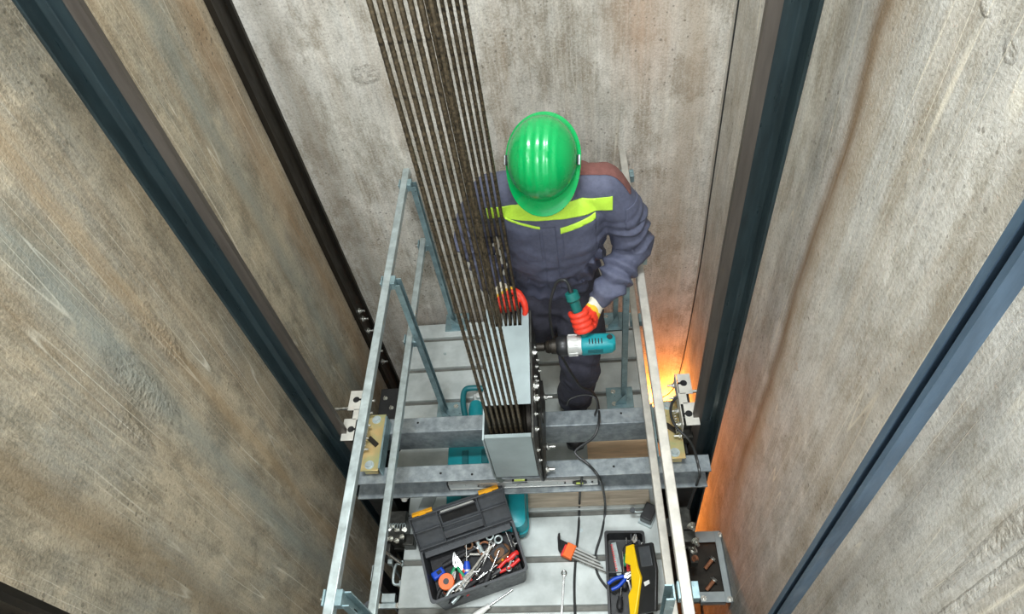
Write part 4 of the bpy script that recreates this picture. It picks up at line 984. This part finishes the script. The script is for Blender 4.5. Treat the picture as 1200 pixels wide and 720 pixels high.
obj('blade', MB().prism([(-.07, -.010, 0), (.06, -.014, 0), (.075, 0, 0), (.05, .010, 0), (-.07, .010, 0)], (0, 0, .002)), M['galv'], t)
q = MB()
for k in range(14): q.box((-.062 + k * .0088, -.010, .0025), (.004, .008, .001))
obj('painted_teeth', q, M['red'], t)
t = thing('utility_knife', 'pale red plastic knife in the middle of the organiser', 'knife', inorg(.012, .052, .055), local=True, rot=(0, -.1, math.radians(92)))
obj('body', MB().box((0, 0, 0), (.060, .026, .016)), M['red'], t, bevel=.004); obj('slider', MB().box((0, 0, .009), (.02, .008, .004)), M['black'], t); obj('blade', MB().box((.045, 0, 0), (.03, .012, .001)), M['chrome'], t)
screwdriver('green screwdriver in the rear of the organiser', M['green_p'], inorg(.004, .105, .05), math.radians(85), 0, .12)
screwdriver('orange and black screwdriver by the yellow lid', M['orange'], inorg(.044, .085, .06), math.radians(62), -.1, .12)
screwdriver('slim steel punch with black grip beside the saw blade', M['grip_black'], inorg(-.012, .030, .052), math.radians(88), 0, .15)
pliers('blue handled pliers across the near half of the organiser', M['blue_p'], inorg(-.020, -.010, .066), math.radians(28), -.1, .12, op=.004)
pliers('small pliers with dark grips at the rear right of the organiser', M['grip_black'], inorg(.036, .135, .05), math.radians(75), 0, .10)
screwdriver('black screwdriver at the near left of the organiser', M['grip_black'], inorg(-.030, -.065, .05), math.radians(80), 0, .12)
wrench('small chrome wrench near the blue pliers', inorg(.010, -.045, .055), math.radians(100), 0, .09)

# ------------------------------------------------------------------ machinery beside the car
sg = thing('safety_gear', 'cluster of bolts and linkages with a white cylinder at the left end of the beam', 'safety gear', (-.86, 1.13, 0))
q = MB(); q.box((-.86, 1.13, .05), (.10, .13, .10)); q.box((-.80, 1.08, .03), (.05, .05, .06)); q.box((-.90, 1.05, .0), (.05, .06, .12)); obj('housing', q, M['plate_dark'], sg, bevel=.004)
obj('cylinder', MB().lathe([(0, .018), (.002, .021), (.05, .021), (.052, .018), (.07, .012)], at(474, 580, .12) + V((0, .03, 0)), (.12, -.9, .3), 20), M['white_paint'], sg)
obj('cover_plate', MB().box(at(500, 592, .10) - V((0, 0, .0)), (.06, .10, .004), rz(-.3)), M['grey_plate'], sg, bevel=.001)
for k in range(11):
    x, y = -.90 + .021 * (k % 5) + random.uniform(-.008, .008), 1.07 + .045 * (k // 5) + random.uniform(-.01, .01)
    obj('bolt', MB().bolt((x, y, .10), (random.uniform(-.3, .3), -.5, 1), .0075, .010, tail=.012), M['bolt'], sg)
obj('linkage', MB().tube([(-.91, 1.04, .07), (-.86, 1.0, .09), (-.82, .98, .05)], .007, 10), M['chrome'], sg)
obj('spring', MB().tube([V((-.895 + .0015 * k, 1.12 + .011 * math.sin(k * .8), .115 + .011 * math.cos(k * .8))) for k in range(60)], .002, 6), M['galv'], sg)
obj('mounting_arm', MB().bb(-.96, -.83, 1.06, 1.18, -.03, 0), M['plate_dark'], sg)
ls = thing('limit_switch', 'black limit switch box on the roof at the right railing below the near beam', 'switch', (.245, 1.17, 0), local=True, rot=(0, 0, -.5))
obj('switch_box', MB().box((0, 0, .04), (.05, .075, .05)), M['black'], ls, bevel=.004); obj('base', MB().box((0, 0, .008), (.06, .09, .014)), M['galv'], ls)
obj('lever', MB().tube([(-.02, -.01, .06), (-.045, -.03, .07), (-.06, -.03, .07)], .004, 8), M['galv'], ls); obj('roller', MB().cyl((-.062, -.03, .062), (-.062, -.03, .078), .011), M['black2'], ls)
rg_ = thing('safety_gear', 'dark safety gear block with shiny bolts under the right end of the beam', 'safety gear', (.38, 1.14, -.1))
q = MB(); q.box((.375, 1.13, -.02), (.08, .10, .20)); q.box((.40, 1.06, .03), (.05, .05, .06)); obj('housing', q, M['plate_dark'], rg_, bevel=.004)
for x, y, z in ((.40, 1.07, .16), (.42, 1.04, .07), (.36, 1.07, .09), (.42, 1.06, -.05), (.37, 1.06, -.10)): obj('bolt', MB().bolt((x, y, z - .01), (.3, -.8, .3), .012, .014, tail=.014), M['bolt'], rg_)
obj('mounting_arm', MB().bb(.315, .36, 1.09, 1.17, -.08, -.02), M['plate_dark'], rg_)
# sill bracket low at the right wall
z = -.5
fb = thing('wall_bracket', 'grey steel frame bracket with rusty bolts low on the right wall', 'bracket', (.58, 1.12, z))
q = MB(); q.bb(.60, XR - .001, .95, 1.29, z - .004, z); q.bb(.485, .60, 1.235, 1.29, z - .004, z); q.bb(.485, .60, .95, 1.00, z - .004, z); q.bb(XR - .008, XR - .001, .95, 1.29, z - .12, z); q.bb(.485, .60, .95, .954, z - .04, z); obj('frame', q, M['grey_plate'], fb, bevel=.001)
obj('inner_plate', MB().bb(.455, .625, .96, 1.28, z - .045, z - .04), M['dark_steel'], fb)
for x, y in ((.57, 1.15), (.56, 1.05)):
    o = obj('long_bolt', MB().cyl((x - .04, y - .04, z - .01), (x, y, z + .0), .009, 12), M['rust'], fb); obj('bolt_head', MB().bolt((x, y, z), (.6, .6, .3), .013, .012), M['bolt'], o)
for x, y, zz in ((.62, .965, z), (.50, .97, z), (.63, 1.27, z)): obj('bolt', MB().bolt((x, y, zz), (0, 0, 1), .009, .008, tail=.01), M['bolt'], fb)
cl = thing('clamp_plate', 'small dark clamp plate with a row of bolts by the car side', 'clamp', (.45, 1.2, -.35))
q = MB(); q.box((.46, 1.18, -.36), (.035, .20, .05)); q.box((.41, 1.18, -.37), (.10, .05, .03)); obj('plate', q, M['plate_dark'], cl, bevel=.002)
for k in range(5): obj('bolt', MB().bolt((.465, 1.10 + .036 * k, -.335), (.2, -.2, 1), .011, .010, tail=.014), M['bolt'] if k % 2 else M['rust'], cl)
# left side of the car: slotted cable duct, rods and a cross arm
ld_ = thing('cable_duct', 'dark cable duct with a pale edge running down beside the car on the left', 'duct', (-.98, 1.0, -2.4))
obj('duct', MB().bb(-1.0, -.965, .97, 1.03, -2.4, -.12), M['black'], ld_); obj('duct_edge', MB().bb(-1.004, -1.0, .965, 1.035, -2.4, -.12), M['galv'], ld_)
sw = thing('wall_switch_arm', 'galvanised cross arm with a roller between the left railing rails, below roof level', 'bracket', (-.9, .86, -.15))
q = MB(); q.bb(-1.0, -.835, .853, .873, -.16, -.14); q.box((-.91, .89, -.13), (.06, .035, .03)); obj('arm', q, M['galv'], sw, bevel=.001)
obj('roller', MB().cyl((-1.0, .863, -.175), (-1.0, .863, -.125), .018), M['black2'], sw)
for x in (-.96, -.87): obj('bolt', MB().bolt((x, .863, -.14), (0, 0, 1), .008, .008, tail=.012), M['bolt'], sw)
rd = thing('tie_rod', 'thin galvanised rod rising beside the roof edge behind the left railing', 'rod', (-.90, 1.0, -.5))
obj('rod', MB().cyl((-.93, 1.02, -.9), (-.89, 1.01, -.03), .006), M['galv'], rd); obj('fork', MB().box((-.89, 1.01, -.02), (.02, .02, .03)), M['galv'], rd, bevel=.001)
obj('brace', MB().bar((-.87, .93, -.25), (-.845, .80, -.10), .008, .008), M['galv'], rd)
gh = thing('grab_handle', 'bent metal grab handle on the left roof edge', 'handle', (-.85, .95, -.03))
obj('bar', MB().tube(catmull([(-.832, 1.0, -.02), (-.862, .995, -.01), (-.864, .92, -.01), (-.832, .915, -.02)], 5), .006, 8), M['galv'], gh)
for y in (1.0, .915): obj('flange', MB().box((-.834, y, -.02), (.006, .025, .03)), M['galv'], gh)
# far left gear behind the far beam
fg = thing('door_operator', 'dark drive gear with bolts behind the beams at the left rear of the roof', 'machinery', (-1.0, 1.75, -.02))
q = MB(); q.box((-1.0, 1.78, -.05), (.12, .28, .06)); q.box((-.98, 1.64, -.02), (.16, .05, .05)); obj('casing', q, M['black'], fg, bevel=.005)
obj('channel', MB().box((-.98, 1.66, .01), (.20, .02, .02)), M['plate_dark'], fg)
for x, y in ((-1.03, 1.86), (-.99, 1.80), (-1.02, 1.74), (-.93, 1.67), (-.95, 1.78)): obj('bolt', MB().bolt((x, y, -.02), (0, 0, 1), .008, .008, tail=.01), M['bolt'], fg)
